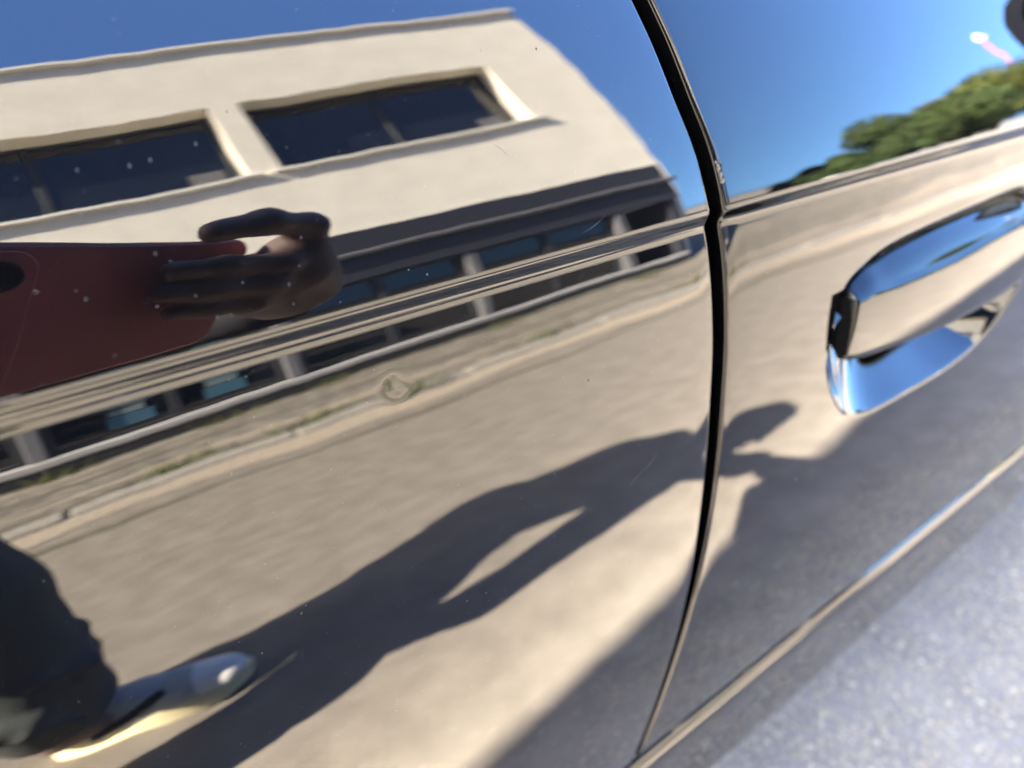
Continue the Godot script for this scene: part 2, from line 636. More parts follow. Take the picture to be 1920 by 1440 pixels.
func build_handle(door: Node3D) -> void:
	var steps := 220
	var outline := spline(BOWL, steps, true)
	var ce := Vector2(0.408, -0.1655)
	var s := Shape.new()
	# patch from the straight-sided hole in the sheet to the outline, over the lip and down the bowl
	var rim := 0.0035
	var rings := []
	for t in [0.0, 0.15, 0.3, 0.45, 0.6, 0.75, 0.88, 1.0]:
		rings.append([0, t])
	for k in range(1, 9):
		rings.append([1, k / 8.0])
	for k in range(1, 25):
		rings.append([2, k / 24.0])
	for ring in rings:
		for k in steps:
			var o := outline[k]
			var dir := (o - ce).normalized()
			if ring[0] == 0:
				var far := hole_edge(ce, dir)
				var q := far.lerp(o, ring[1])
				var sd := side(q.x, q.y)
				s.vert(sd[0], sd[1])
			else:
				var sd0 := side(o.x, o.y, false)
				var tangent := (outline[(k + 1) % steps] - outline[posmod(k - 1, steps)]).normalized()
				var inward2 := Vector2(-tangent.y, tangent.x)
				if inward2.dot(ce - o) < 0:
					inward2 = -inward2
				var t := prof_t(o.y)
				var upv := Vector3(0, cos(t), -sin(t))
				var inw := (Vector3.RIGHT * inward2.x + upv * inward2.y).normalized()
				var nn: Vector3 = sd0[1]
				var p: Vector3 = sd0[0]
				var steep := atan(0.080 / maxf((ce - o).length(), 0.02))
				if ring[0] == 1:
					var a: float = steep * ring[1]
					s.vert(p + inw * (rim * sin(a)) - nn * (rim * (1.0 - cos(a))), inw * sin(a) + nn * cos(a))
				else:
					# scoop: from the lip down to the floor in the middle
					var a: float = ring[1]
					var start := p + inw * (rim * sin(steep)) - nn * (rim * (1.0 - cos(steep)))
					var c3: Vector3 = side(ce.x, ce.y, false)[0] - Vector3(0, 0, 0.040)
					var pos := start.lerp(c3, a)
					var reach := Vector2(start.x - c3.x, start.y - c3.y).length()
					var depth := 0.040 * (1.0 - (1.0 - a) * (1.0 - a)) - 0.040 * a
					pos -= nn * depth
					s.vert(pos, Vector3.ZERO)
	# normals of the scoop from its shape
	var first := 16
	for r in range(first, rings.size()):
		for k in steps:
			var id := r * steps + k
			var dr := s.v[(mini(r + 1, rings.size() - 1)) * steps + k] - s.v[(r - 1) * steps + k]
			var dk := s.v[r * steps + (k + 1) % steps] - s.v[r * steps + posmod(k - 1, steps)]
			var q := dr.cross(dk).normalized()
			if r == rings.size() - 1 or dk.length() < 1e-6:
				q = Vector3.BACK
			if q.z < 0:
				q = -q
			s.n[id] = q
	s.grid(rings.size(), steps, 0, true)
	part("handle_bowl", s.mesh(), M.dimmed_door_paint, door)

	# the pull flap: a swept section between the bowl's left end and its right end
	var top := spline(PackedVector2Array([Vector2(0.2975, -0.1345), Vector2(0.3050, -0.1312), Vector2(0.3190, -0.1262), Vector2(0.3313, -0.1242), Vector2(0.3545, -0.1215), Vector2(0.3959, -0.1188), Vector2(0.4498, -0.1182), Vector2(0.485, -0.1205), Vector2(0.508, -0.1285)]), 80, false)
	var ridge := spline(PackedVector2Array([Vector2(0.2962, -0.1356), Vector2(0.3040, -0.1352), Vector2(0.3175, -0.1350), Vector2(0.3368, -0.1363), Vector2(0.3650, -0.1368), Vector2(0.4005, -0.1366), Vector2(0.4480, -0.1335), Vector2(0.485, -0.1330), Vector2(0.5085, -0.1345)]), 80, false)
	var bottom := spline(PackedVector2Array([Vector2(0.2957, -0.1625), Vector2(0.3020, -0.1652), Vector2(0.3148, -0.1683), Vector2(0.3347, -0.1708), Vector2(0.3700, -0.1742), Vector2(0.4145, -0.1771), Vector2(0.4665, -0.1762), Vector2(0.495, -0.1735), Vector2(0.509, -0.168)]), 80, false)
	var f := Shape.new()
	var sect := []
	for k in 80:
		var u := k / 79.0
		var proud := lerpf(0.0008, 0.0056, smoothstep(0.0, 0.07, u))
		var shift := Vector3(0.0066 * pow(1.0 - u, 6.0), 0, 0)
		var a := side(top[k].x, top[k].y, false)
		var bb := side(ridge[k].x, ridge[k].y, false)
		var c := side(bottom[k].x, bottom[k].y, false)
		var sink := lerpf(0.0030, 0.0080, smoothstep(0.0, 0.16, u))
		var pa: Vector3 = a[0] + shift + Vector3(0, -0.0016, -0.002 - sink)
		var pb: Vector3 = bb[0] + shift + Vector3(0, 0, proud)
		var pc: Vector3 = c[0] + shift + Vector3(0, 0, 0.0038)
		var line := []
		line.append(pa + Vector3(0, -0.002, -0.012))
		line.append(pa + Vector3(0, 0.0005, -0.006))
		# domed upper bevel
		var bulge := (pb - pa).cross(Vector3.RIGHT)
		if bulge.z < 0:
			bulge = -bulge
		for j in 13:
			var w := j / 12.0
			line.append(pa.lerp(pb, w) + bulge * (0.27 * 4.0 * w * (1.0 - w) * 0.5))
		# rounded ridge then the front face
		var ddn := (pc - pb)
		for j in 11:
			var w := 0.028 if j == 0 else j / 10.0
			line.append(pb + ddn * w + Vector3(0, 0, 0.0010) * sin(w * PI) + Vector3(0, 0, 0.0013))
		# rounded lower lip
		for j in 6:
			var an := PI * (j + 1) / 6.0
			line.append(pc + Vector3(0, -0.0022 * sin(an), -0.0022 + 0.0022 * cos(an)))
		line.append(pc + Vector3(0, 0.004, -0.010))
		sect.append(line)
	var cols: int = sect[0].size()
	for k in 80:
		for j in cols:
			f.vert(sect[k][j], Vector3.ZERO)
	for k in 80:
		for j in cols:
			var dk: Vector3 = sect[mini(k + 1, 79)][j] - sect[maxi(k - 1, 0)][j]
			var dj: Vector3 = sect[k][mini(j + 1, cols - 1)] - sect[k][maxi(j - 1, 0)]
			var q := dk.cross(dj).normalized()
			if j < 15 and j > 12 and k > 6:
				# keep the ridge crisp
				dj = sect[k][j] - sect[k][j - 1] if j == 13 else sect[k][j + 1] - sect[k][j]
				q = dk.cross(dj).normalized()
			var want := Vector3(0, 0.5, 1) if j < 20 else (Vector3(0, 0, 1) if j < 27 else Vector3(0, -1, -0.2))
			if q.dot(want) < 0:
				q = -q
			f.n[k * cols + j] = q
	f.grid(80, cols, 0)
	# ends closed in flat black that stands in for the shadow gap
	for k in [0, 79]:
		var gk := Shape.new()
		var o := Vector3(-1 if k == 0 else 1, 0, 0.15).normalized()
		var mid := Vector3.ZERO
		for j in cols:
			mid += sect[k][j] / cols
		gk.vert(mid, o)
		for j in cols:
			gk.vert(sect[k][j], o)
		for j in cols - 1:
			gk.tri(0, 1 + j, 2 + j)
		part("handle_end_shade", gk.mesh(), M.rubber, door)
	part("handle_flap", f.mesh(), M.handle, door)

func hole_edge(ce: Vector2, dir: Vector2) -> Vector2:
	# the hole's border from its middle: straight in height, following the gap sideways
	var t_best := 1e9
	if absf(dir.y) > 1e-6:
		var ty := ((HOLE_HI.y if dir.y > 0 else HOLE_LO.y) - ce.y) / dir.y
		t_best = ty
	var t := 0.0
	# march sideways
	var lo := 0.0
	var hi := t_best if t_best < 1.0 else 1.0
	for i in 40:
		t = (lo + hi) / 2.0
		var q := ce + dir * t
		var f := q.x - gap_x(q.y, true)
		var inside := f > HOLE_LO.x and f < HOLE_HI.x and q.y >= HOLE_LO.y - 1e-7 and q.y <= HOLE_HI.y + 1e-7
		if inside:
			lo = t
		else:
			hi = t
	return ce + dir * (lo + 0.0006)

# ---------------------------------------------------------------- gap, sill, rest of the body
func build_gap() -> void:
	var s := Shape.new()
	var ys := rows_between(BOT_Y - 0.004, TOP_Y, 0.006)
	for y in ys:
		var t := prof_t(y)
		var nn := Vector3(0, sin(t), cos(t))
		var l: Vector3 = side(gap_x(y, false) - 0.006, y, false)[0] - nn * 0.0135
		var r: Vector3 = side(gap_x(y, true) + 0.006, y, false)[0] - nn * 0.0135
		for k in 5:
			var w := k / 4.0
			s.vert(l.lerp(r, w) + nn * (0.003 * sin(w * PI)), nn)
	s.grid(ys.size(), 5, 0)
	part("door_seal", s.mesh(), M.rubber, car)
	# body behind the panels so that no daylight comes through the joint
	var d := Shape.new()
	for y in [BOT_Y - 0.02, -0.2, -0.085, TOP_Y]:
		for x in [0.15, 0.3]:
			d.vert(Vector3(x, y + CAM_H, prof_z(y) - 0.03), Vector3.BACK)
	d.grid(4, 2, 0)
	part("door_pillar", d.mesh(), M.rubber, car)

func build_sill() -> void:
	# rocker moulding under door and side panel: hollow step, rounded shoulder, face, underside
	var y0 := BOT_Y + CAM_H
	var z0 := prof_z(BOT_Y)
	var sec := PackedVector2Array()  # (y, z)
	sec.append(Vector2(y0 + 0.003, z0 - 0.0105))
	for q in [[-0.0030, -0.0066], [-0.0062, -0.0056], [-0.0092, -0.0039], [-0.0118, -0.0019], [-0.0148, -0.0003], [-0.0192, 0.0009], [-0.0260, 0.0014], [-0.0380, 0.0012], [-0.0700, -0.0004], [-0.1040, -0.0015], [-0.1210, -0.0030], [-0.1285, -0.0070], [-0.1320, -0.0150], [-0.1325, -0.04], [-0.1325, -0.12]]:
		sec.append(Vector2(y0 + q[0], z0 + q[1]))
	var fine := spline(sec, 110, false)
	var s := Shape.new()
	var xs := []
	var x := -0.26
	while x < 1.34:
		xs.append(x)
		x += 0.02
	for k in fine.size():
		var d := fine[mini(k + 1, fine.size() - 1)] - fine[maxi(k - 1, 0)]
		var q := Vector3(0, -d.y, d.x).normalized()
		if q.z < 0 and k < 98 or k >= 98 and q.y > 0:
			q = -q
		for xx in xs:
			var w := wave_slope(xx, fine[k].x)
			s.vert(Vector3(xx, fine[k].x, fine[k].y), (q + Vector3(w.x, w.y, 0)).normalized())
	s.grid(fine.size(), xs.size(), 0)
	part("sill", s.mesh(), M.paint, car)
	# hem under the door and the side panel
	for right in [false, true]:
		var h := Shape.new()
		var span := [gap_x(BOT_Y, true) - HEM, 1.16] if right else [-0.27, gap_x(BOT_Y, false) + HEM]
		var t := prof_t(BOT_Y)
		for k in 8:
			var a := PI / 2.0 * k / 7.0
			var q := Vector3(0, sin(t - a), cos(t - a))
			for e in span:
				var nn := Vector3(0, sin(t), cos(t))
				h.vert(Vector3(e, y0, z0) - nn * HEM + q * HEM, q)
		for e in span:
			h.vert(Vector3(e, y0 - HEM, z0 - 0.02), Vector3.DOWN)
		h.grid(9, 2, 0)
		part("panel_hem", h.mesh(), M.paint, car)

func mirror_z(z: float) -> float:
	return 2.0 * MID_Z - z

func build_body() -> void:
	var belt := TOP_Y + CAM_H
	var z_belt := prof_z(TOP_Y)
	var roof_y := 1.50
	var z_roof := -0.46
	# waist rail over the pressed panels, then the leaning glasshouse on both sides
	part("waist_rail", box_mesh(Vector3(REAR_X + 0.05, belt - 0.006, z_belt - 0.03), Vector3(1.165, belt + 0.014, z_belt - 0.002), 0.004), M.rubber, car)
	for sgn in [1.0, -1.0]:
		var o := Vector3(0, 0.4, sgn)
		var y0 := belt + 0.014
		var y1 := roof_y - 0.05
		var bot := [REAR_X + 0.08, -0.75, 0.08, 0.24, 1.05, 1.16]
		var top := [REAR_X + 0.28, -0.55, 0.02, 0.15, 0.55, 0.62]
		for k in 5:
			var za := z_belt - 0.012 if sgn > 0 else mirror_z(z_belt - 0.012)
			var zb := z_roof if sgn > 0 else mirror_z(z_roof)
			var q := [Vector3(bot[k], y0, za), Vector3(bot[k + 1], y0, za), Vector3(top[k + 1], y1, zb), Vector3(top[k], y1, zb)]
			if k == 1 or k == 3:
				var g := Shape.new()
				g.flat_quad(q[0], q[1], q[2], q[3], o)
				part("side_window", g.mesh(), M.dark_glass, car)
			else:
				var us := Shape.new()
				us.flat_quad(q[0], q[1], q[2], q[3], o)
				part("window_pillar", us.mesh(), M.paint, car)
	# far side: plain sheet with the same section
	var far := Shape.new()
	var fy := [BOT_Y - 0.07, -0.3, -0.2, -0.09, -0.05, TOP_Y]
	for y in fy:
		var z := mirror_z(prof_z(y))
		for x in [REAR_X + 0.05, -0.29, 1.3, 2.2]:
			far.vert(Vector3(x, y + CAM_H, z), Vector3(0, 0.1, -1).normalized())
	for r in fy.size() - 1:
		for k in 3:
			far.quad(r * 4 + k, r * 4 + k + 1, (r + 1) * 4 + k + 1, (r + 1) * 4 + k)
	part("far_side", far.mesh(), M.paint, car)
	# front wing beyond the door, with wheel arch
	var wing := Shape.new()
	var wr := rows_between(BOT_Y, TOP_Y, 0.012)
	var wx := []
	for k in 49:
		wx.append(1.172 + k * 0.021)
	for y in wr:
		for x in wx:
			var sd := side(x, y)
			wing.vert(sd[0], sd[1])
	for r in wr.size() - 1:
		for k in wx.size() - 1:
			if (Vector2(wx[k] + 0.01, (wr[r] + wr[r + 1]) / 2.0) - WHEEL_F).length() < ARCH:
				continue
			var c := wx.size()
			wing.quad(r * c + k, r * c + k + 1, (r + 1) * c + k + 1, (r + 1) * c + k)
	part("front_wing", wing.mesh(), M.paint, car)
	# tailgate and nose: full width with rounded corners
	for nose in [false, true]:
		var g := Shape.new()
		var ex := 2.18 if nose else REAR_X + 0.05
		var sg := 1.0 if nose else -1.0
		var ty := [BOT_Y - 0.09, -0.4, -0.3, -0.2, -0.12, -0.085, -0.05, 0.0, TOP_Y]
		for y in ty:
			var zr: float = prof_z(y)
			for half in [0, 1]:
				for k in 9:
					var a := PI / 2.0 * (k if half == 0 else 8 - k) / 8.0
					var q := Vector3(sg * sin(a), 0, cos(a) if half == 0 else -cos(a))
					var ce := Vector3(ex, y + CAM_H, (zr if half == 0 else mirror_z(zr)) - (0.05 if half == 0 else -0.05))
					g.vert(ce + q * 0.05, q)
		g.grid(ty.size(), 18, 0)
		part("nose" if nose else "tailgate", g.mesh(), M.paint, car)
	# roof, bonnet, windscreens, floor
	var roof := Shape.new()
	for k in 13:
		var a := PI * k / 12.0
		var zz := lerpf(z_roof, mirror_z(z_roof), (1.0 - cos(a)) / 2.0)
		var yy := roof_y - 0.05 + 0.06 * pow(sin(a), 0.6)
		for x in [REAR_X + 0.28, 0.62]:
			roof.vert(Vector3(x, yy, zz), Vector3(0, sin(a) + 0.05, cos(a)).normalized())
	roof.grid(13, 2, 0)
	part("roof", roof.mesh(), M.paint, car)
	part("bonnet", box_mesh(Vector3(1.16, belt - 0.03, mirror_z(z_belt)), Vector3(2.2, belt + 0.012, z_belt), 0.02), M.paint, car)
	var ws := Shape.new()
	ws.flat_quad(Vector3(0.62, roof_y - 0.05, z_roof), Vector3(0.62, roof_y - 0.05, mirror_z(z_roof)), Vector3(1.16, belt + 0.012, mirror_z(z_belt - 0.012)), Vector3(1.16, belt + 0.012, z_belt - 0.012), Vector3(1, 0.6, 0))
	part("windscreen", ws.mesh(), M.dark_glass, car)
	var rw := Shape.new()
	rw.flat_quad(Vector3(REAR_X + 0.28, roof_y - 0.05, z_roof), Vector3(REAR_X + 0.28, roof_y - 0.05, mirror_z(z_roof)), Vector3(REAR_X + 0.05, belt, mirror_z(z_belt - 0.012)), Vector3(REAR_X + 0.05, belt, z_belt - 0.012), Vector3(-1, 0.6, 0))
	part("rear_window", rw.mesh(), M.dark_glass, car)
	part("floor_pan", box_mesh(Vector3(REAR_X + 0.02, 0.33, mirror_z(-0.46)), Vector3(2.15, 0.36, -0.46)), M.plastic, car)
	for zz in [-0.19, mirror_z(-0.19)]:
		part("tail_lamp", box_mesh(Vector3(REAR_X - 0.012, 0.60, zz - 0.16), Vector3(REAR_X + 0.02, 0.80, zz - 0.06), 0.01), M.red_lens, car)
		part("headlight", box_mesh(Vector3(2.2, 0.62, zz - 0.25), Vector3(2.24, 0.80, zz - 0.05), 0.015), M.clear_lens, car)
	# wheels
	for wc in [WHEEL_R, WHEEL_F]:
		for zz in [-0.32, mirror_z(-0.32)]:
			var tyre := Shape.new()
			var prof := [[0.21, 0.09], [0.25, 0.105], [0.31, 0.105], [0.335, 0.085], [0.34, 0.0], [0.335, -0.085], [0.31, -0.105], [0.21, -0.10]]
			for k in 40:
				var a := TAU * k / 40.0
				for j in prof.size():
					var r: float = prof[j][0]
					var q := Vector3(cos(a), sin(a), 0)
					tyre.vert(Vector3(wc.x, 0.345, zz) + q * r + Vector3(0, 0, prof[j][1]), (q * (r - 0.24) * 6.0 + Vector3(0, 0, prof[j][1] * 4.0)).normalized())
			for k in 40:
				for j in prof.size() - 1:
					var k2 := (k + 1) % 40
					tyre.quad(k * prof.size() + j, k2 * prof.size() + j, k2 * prof.size() + j + 1, k * prof.size() + j + 1)
			var ty := part("wheel", tyre.mesh(), M.tyre, car)
			var rm := Shape.new()
			rm.tube([Vector3(wc.x, 0.345, zz - 0.07), Vector3(wc.x, 0.345, zz + 0.07)], [0.215, 0.215], 40)
			for k in 5:
				var a := TAU * k / 5.0
				var q := Vector3(cos(a), sin(a), 0)
				var pq := Vector3(wc.x, 0.345, zz + (0.075 if zz > MID_Z else -0.075))
				rm.tube([pq + q * 0.03, pq + q * 0.2], [0.03, 0.022], 8)
			part("rim", rm.mesh(), M.rim, ty)
	# wheel arch linings
	for wc in [WHEEL_R, WHEEL_F]:
		var al := Shape.new()
		for k in 25:
			var a := PI * k / 24.0
			var q := Vector3(cos(a), sin(a), 0)
			var c := Vector3(wc.x, wc.y + CAM_H, 0) + q * ARCH
			al.vert(Vector3(c.x, c.y, prof_z(c.y - CAM_H) + 0.006), -q)
			al.vert(Vector3(c.x, c.y, -0.5), -q)
		al.grid(25, 2, 0)
		part("wheel_arch", al.mesh(), M.plastic, car)

func build_mirror(door: Node3D) -> void:
	# the door mirror seen only as a reflection in the door
	var c := Vector3(1.035, CAM_H + 0.078, -0.0725)
	var s := Shape.new()
	var rings := 16
	for r in rings + 1:
		var t := float(r) / rings
		# shell from rim (rear, -x) to nose (front)
		var x := -0.035 + 0.12 * t
		var k := sqrt(maxf(1.0 - t * t, 0.0))
		for j in 32:
			var a := TAU * j / 32.0
			var e := Vector2(signf(cos(a)) * pow(absf(cos(a)), 0.75), signf(sin(a)) * pow(absf(sin(a)), 0.75))
			s.vert(c + Vector3(x, e.y * 0.068 * k, e.x * 0.085 * k), Vector3(0.25 + t * 2.0, e.y, e.x).normalized())
	s.grid(rings + 1, 32, 0, true)
	# rim turned in to the glass
	var f0 := s.v.size()
	for k in [1.0, 0.80]:
		for j in 32:
			var a := TAU * j / 32.0
			var e := Vector2(signf(cos(a)) * pow(absf(cos(a)), 0.75), signf(sin(a)) * pow(absf(sin(a)), 0.75))
			s.vert(c + Vector3(-0.035 + (0.0 if k == 1.0 else 0.008), e.y * 0.068 * k, e.x * 0.085 * k), Vector3.LEFT)
	s.grid(2, 32, f0, true)
	s.tube([c + Vector3(0.03, -0.05, -0.05), c + Vector3(0.03, -0.08, -0.13)], [0.022, 0.026], 12)
	var shell := part("door_mirror", s.mesh(), M.plastic, door)
	var g := Shape.new()
	var k0 := g.vert(c + Vector3(-0.029, 0, 0), Vector3.LEFT)
	for j in 32:
		var a := TAU * j / 32.0
		var e := Vector2(signf(cos(a)) * pow(absf(cos(a)), 0.75), signf(sin(a)) * pow(absf(sin(a)), 0.75))
		g.vert(c + Vector3(-0.028, e.y * 0.055, e.x * 0.069), Vector3.LEFT)
	for j in 32:
		g.tri(k0, 1 + j, 1 + (j + 1) % 32)
	part("mirror_glass", g.mesh(), M.mirror, shell)

func scatter(called: String, mesh: Mesh, mat: Material, xf: Array, parent: Node, colors := []) -> MultiMeshInstance3D:
	var mm := MultiMesh.new()
	mm.transform_format = MultiMesh.TRANSFORM_3D
	mm.use_colors = not colors.is_empty()
	mm.mesh = mesh
	mm.instance_count = xf.size()
	for k in xf.size():
		mm.set_instance_transform(k, xf[k])
		if mm.use_colors:
			mm.set_instance_color(k, colors[k])
	var o := MultiMeshInstance3D.new()
	o.name = numbered(called, parent)
	o.multimesh = mm
	o.material_override = mat
	o.set_meta("kind", "stuff")
	parent.add_child(o, true)
	return o

func lump(radius: float, seed_value: int, flat := 1.0, sides := 6) -> ArrayMesh:
	var rng := RandomNumberGenerator.new()
	rng.seed = seed_value
	var s := Shape.new()
	var rows := 4
	for r in rows + 1:
		var la := PI * (float(r) / rows - 0.5)
		for j in sides:
			var a := TAU * (j + 0.5 * (r % 2)) / sides
			var q := Vector3(cos(la) * cos(a), sin(la) * flat, cos(la) * sin(a))
			var k := radius * (rng.randf_range(0.75, 1.15) if r > 0 and r < rows else 1.0)
			s.vert(q * k, q.normalized())
	s.grid(rows + 1, sides, 0, true)
	return s.mesh()

func build_surface_dirt(quarter: Node3D, door: Node3D) -> void:
	var rng := RandomNumberGenerator.new()
	rng.seed = 99
	# dust motes on the paint
	for right in [false, true]:
		var xf := []
		for k in 2400 if not right else 900:
			var x := rng.randf_range(-0.09, 0.206) if not right else rng.randf_range(0.226, 0.55)
			var y := rng.randf_range(-0.33, -0.005)
			if right and x > 0.285 and y > -0.225 and y < -0.105:
				continue
			var sd := side(x, y, false)
			var size := 0.000035 + 0.00010 * pow(rng.randf(), 4.0)
			if rng.randf() < 0.02:
				size *= 1.8
			var b := Basis(Quaternion(Vector3.UP, sd[1])).scaled_local(Vector3(size * rng.randf_range(0.7, 1.8), size * 0.7, size))
			xf.append(Transform3D(b, sd[0] + sd[1] * size * 0.2))
		scatter("dust", lump(1.0, 4, 0.8), M.dust, xf, door if right else quarter)
	# dried water spots
	var spots := []
	for k in 20:
		var x := rng.randf_range(-0.03, 0.06)
		var y := rng.randf_range(-0.078, -0.03)
		if k > 15:
			x = rng.randf_range(-0.05, 0.15)
			y = rng.randf_range(-0.2, -0.01)
		var sd := side(x, y, false)
		var size := rng.randf_range(0.00016, 0.0004)
		var b := Basis(Quaternion(Vector3.UP, sd[1])).scaled_local(Vector3(size * 0.75, 0.00001, size * 1.2))
		spots.append(Transform3D(b, sd[0] + sd[1] * 0.00003))
	scatter("dried_water_spots", lump(1.0, 9, 1.0, 10), M.water_spot, spots, quarter)
	# small beads of old sealant on the door's edge
	var bead := Shape.new()
	for k in 7:
		var y := -0.0645 - k * 0.0011
		var fr := edge_frame(y, true, false)
		var c: Vector3 = fr[0] + fr[2] * rng.randf_range(0.0002, 0.0012) - fr[1] * rng.randf_range(-0.0002, 0.0006)
		var r := rng.randf_range(0.0005, 0.0010)
		bead.tube([c - Vector3(0, r, 0), c - Vector3(0, r * 0.5, 0), c + Vector3(0, r * 0.5, 0), c + Vector3(0, r, 0)], [r * 0.4, r, r * 0.9, r * 0.3], 8)
	var bd := part("sealant_beads", bead.mesh(), M.bead, door)
	bd.set_meta("kind", "stuff")
	# fine scratches in the lacquer
	for right in [false, true]:
		var s := Shape.new()
		var marks := [[0.186, -0.058, 0.0045, 1.0], [0.19, -0.064, 0.003, 1.1], [0.13, -0.156, 0.005, 1.9], [0.095, -0.15, 0.003, 1.3], [0.178, -0.172, 0.012, 0.55], [0.170, -0.176, 0.008, 0.6], [0.02, -0.12, 0.006, 0.4], [0.15, -0.075, 0.011, 0.35], [0.12, -0.05, 0.005, 2.4], [0.05, -0.2, 0.006, 0.7]] if not right else [[0.25, -0.19, 0.006, 0.5], [0.27, -0.06, 0.004, 1.2], [0.36, -0.05, 0.006, 0.8], [0.245, -0.22, 0.005, 1.0]]
		for m in marks:
			var pts := []
			for k in 7:
				var u: float = (k / 6.0 - 0.5) * m[2]
				var bend: float = 0.06 * u * u / m[2] * 4.0
				pts.append(Vector2(m[0] + cos(m[3]) * u - sin(m[3]) * bend, m[1] + sin(m[3]) * u + cos(m[3]) * bend))
			var base := s.v.size()
			for k in 7:
				var w := 0.000035 * (1.0 - pow(absf(k / 3.0 - 1.0), 2.0)) + 0.000008
				var d: Vector2 = (pts[mini(k + 1, 6)] - pts[maxi(k - 1, 0)]).normalized()
				for sg in [-1.0, 1.0]:
					var q: Vector2 = pts[k] + Vector2(-d.y, d.x) * w * sg
					var sd := side(q.x, q.y, false)
					s.vert(sd[0] + sd[1] * 0.00002, sd[1])
			for k in 6:
				s.quad(base + k * 2, base + k * 2 + 1, base + k * 2 + 3, base + k * 2 + 2)
		var o := part("scratches", s.mesh(), M.scratch, door if right else quarter)
		o.set_meta("kind", "stuff")

# ---------------------------------------------------------------- ground
const KERB_Z := 2.80
const WALL_Z := 5.75
const SHOP_Z := 4.35
const YAW := 7.0

func build_ground() -> void:
	var g := Shape.new()
	var n := 60
	for r in n + 1:
		for k in n + 1:
			g.vert(Vector3(lerpf(-60, 140, float(k) / n), 0, lerpf(-60, 140, float(r) / n)), Vector3.UP)
	g.grid(n + 1, n + 1, 0)
	structure("road", g.mesh(), M.asphalt)
	# pavement before the building, following its line
	var s := Shape.new()
	var b := Basis(Vector3.UP, deg_to_rad(3.0))
	s.box(Vector3(-30, -0.2, KERB_Z + 0.13), Vector3(60, 0.036, KERB_Z + 12.0), 0.004)
	structure("pavement", s.mesh(), M.path, Transform3D(b, Vector3.ZERO))
	var kb := Shape.new()
	var rng := RandomNumberGenerator.new()
	rng.seed = 5
	var x := -12.0
	while x < 30.0:
		var l := rng.randf_range(0.86, 0.94)
		kb.box(Vector3(x, -0.15, KERB_Z + rng.randf_range(-0.006, 0.006)), Vector3(x + l - 0.006, 0.044 + rng.randf_range(-0.006, 0.006), KERB_Z + 0.128), 0.018)
		x += l
	structure("kerb", kb.mesh(), M.kerb, Transform3D(b, Vector3.ZERO))
	# sand washed into the gutter
	var sd := Shape.new()
	var m := 160
	for k in m + 1:
		var xx := lerpf(-8.0, 16.0, float(k) / m)
		sd.vert(Vector3(xx, 0.012, KERB_Z + 0.01), Vector3(0, 1, -0.2).normalized())
		sd.vert(Vector3(xx, 0.004, KERB_Z - 0.16 - 0.16 * absf(sin(xx * 1.7) * sin(xx * 0.63 + 1.0))), Vector3.UP)
	for k in m:
		sd.quad(k * 2, k * 2 + 1, k * 2 + 3, k * 2 + 2)
	structure("gutter_sand", sd.mesh(), M.sand, Transform3D(b, Vector3.ZERO))
	# dirt strips painting in the kerb's shadow, and worn pale tracks on the pavement
	for e in [[KERB_Z + 0.17, 0.07, 0.0405, M.dirt, "kerb_shade_dirt", 2.1], [KERB_Z + 0.46, 0.16, 0.040, M.sand, "worn_track", 1.3], [KERB_Z + 0.86, 0.10, 0.0405, M.dirt, "worn_track", 0.9], [SHOP_Z - 0.22, 0.10, 0.040, M.sand, "wall_foot_dirt", 1.6], [KERB_Z - 0.42, 0.09, 0.004, M.dirt, "gutter_shade_dirt", 1.9]]:
		var st := Shape.new()
		for k in m + 1:
			var xx := lerpf(-7.0, 15.0, float(k) / m)
			var mid: float = e[0] + 0.05 * sin(xx * e[5] + e[0] * 9.0) + 0.03 * sin(xx * e[5] * 3.1)
			var wd: float = e[1] * (0.25 + 0.75 * absf(sin(xx * e[5] * 0.8 + e[0] * 5.0) * sin(xx * 0.47 * e[5] + 1.3)))
			st.vert(Vector3(xx, e[2], mid + wd / 2.0), Vector3.UP)
			st.vert(Vector3(xx, e[2], mid - wd / 2.0), Vector3.UP)
		for k in m:
			st.quad(k * 2, k * 2 + 1, k * 2 + 3, k * 2 + 2)
		structure(e[4], st.mesh(), e[3], Transform3D(b, Vector3.ZERO))
	# loose chippings and proud stones of the worn road beside the car
	for group in 3:
		var xf := []
		var cols := []
		while xf.size() < 17000:
			var px := rng.randf_range(0.25, 3.0)
			var pz := rng.randf_range(-0.75, 0.16)
			if rng.randf() > smoothstep(0.25, 0.6, px) * (1.0 - smoothstep(-0.02, 0.16, pz)):
				continue
			var size := 0.0017 + 0.0022 * pow(rng.randf(), 2.2)
			var bb := Basis(Vector3.UP, rng.randf() * TAU).rotated(Vector3.RIGHT, rng.randf_range(-0.3, 0.3)).scaled_local(Vector3(size * rng.randf_range(0.8, 1.5), size * 0.5, size))
			xf.append(Transform3D(bb, Vector3(px, size * 0.1, pz)))
			var v := rng.randf_range(0.17, 0.235)
			if rng.randf() < 0.09:
				v = rng.randf_range(0.27, 0.36)
			var w := rng.randf_range(-0.015, 0.02)
			cols.append(Color(v * 1.10 + w, v * 0.99, v * 0.71 - w * 0.5))
		var o := scatter("asphalt_stones", lump(1.0, 40 + group, 1.0, 6), M.chip, xf, self, cols)
		o.set_meta("label", "pale worn asphalt stones on the road under the car's sill")

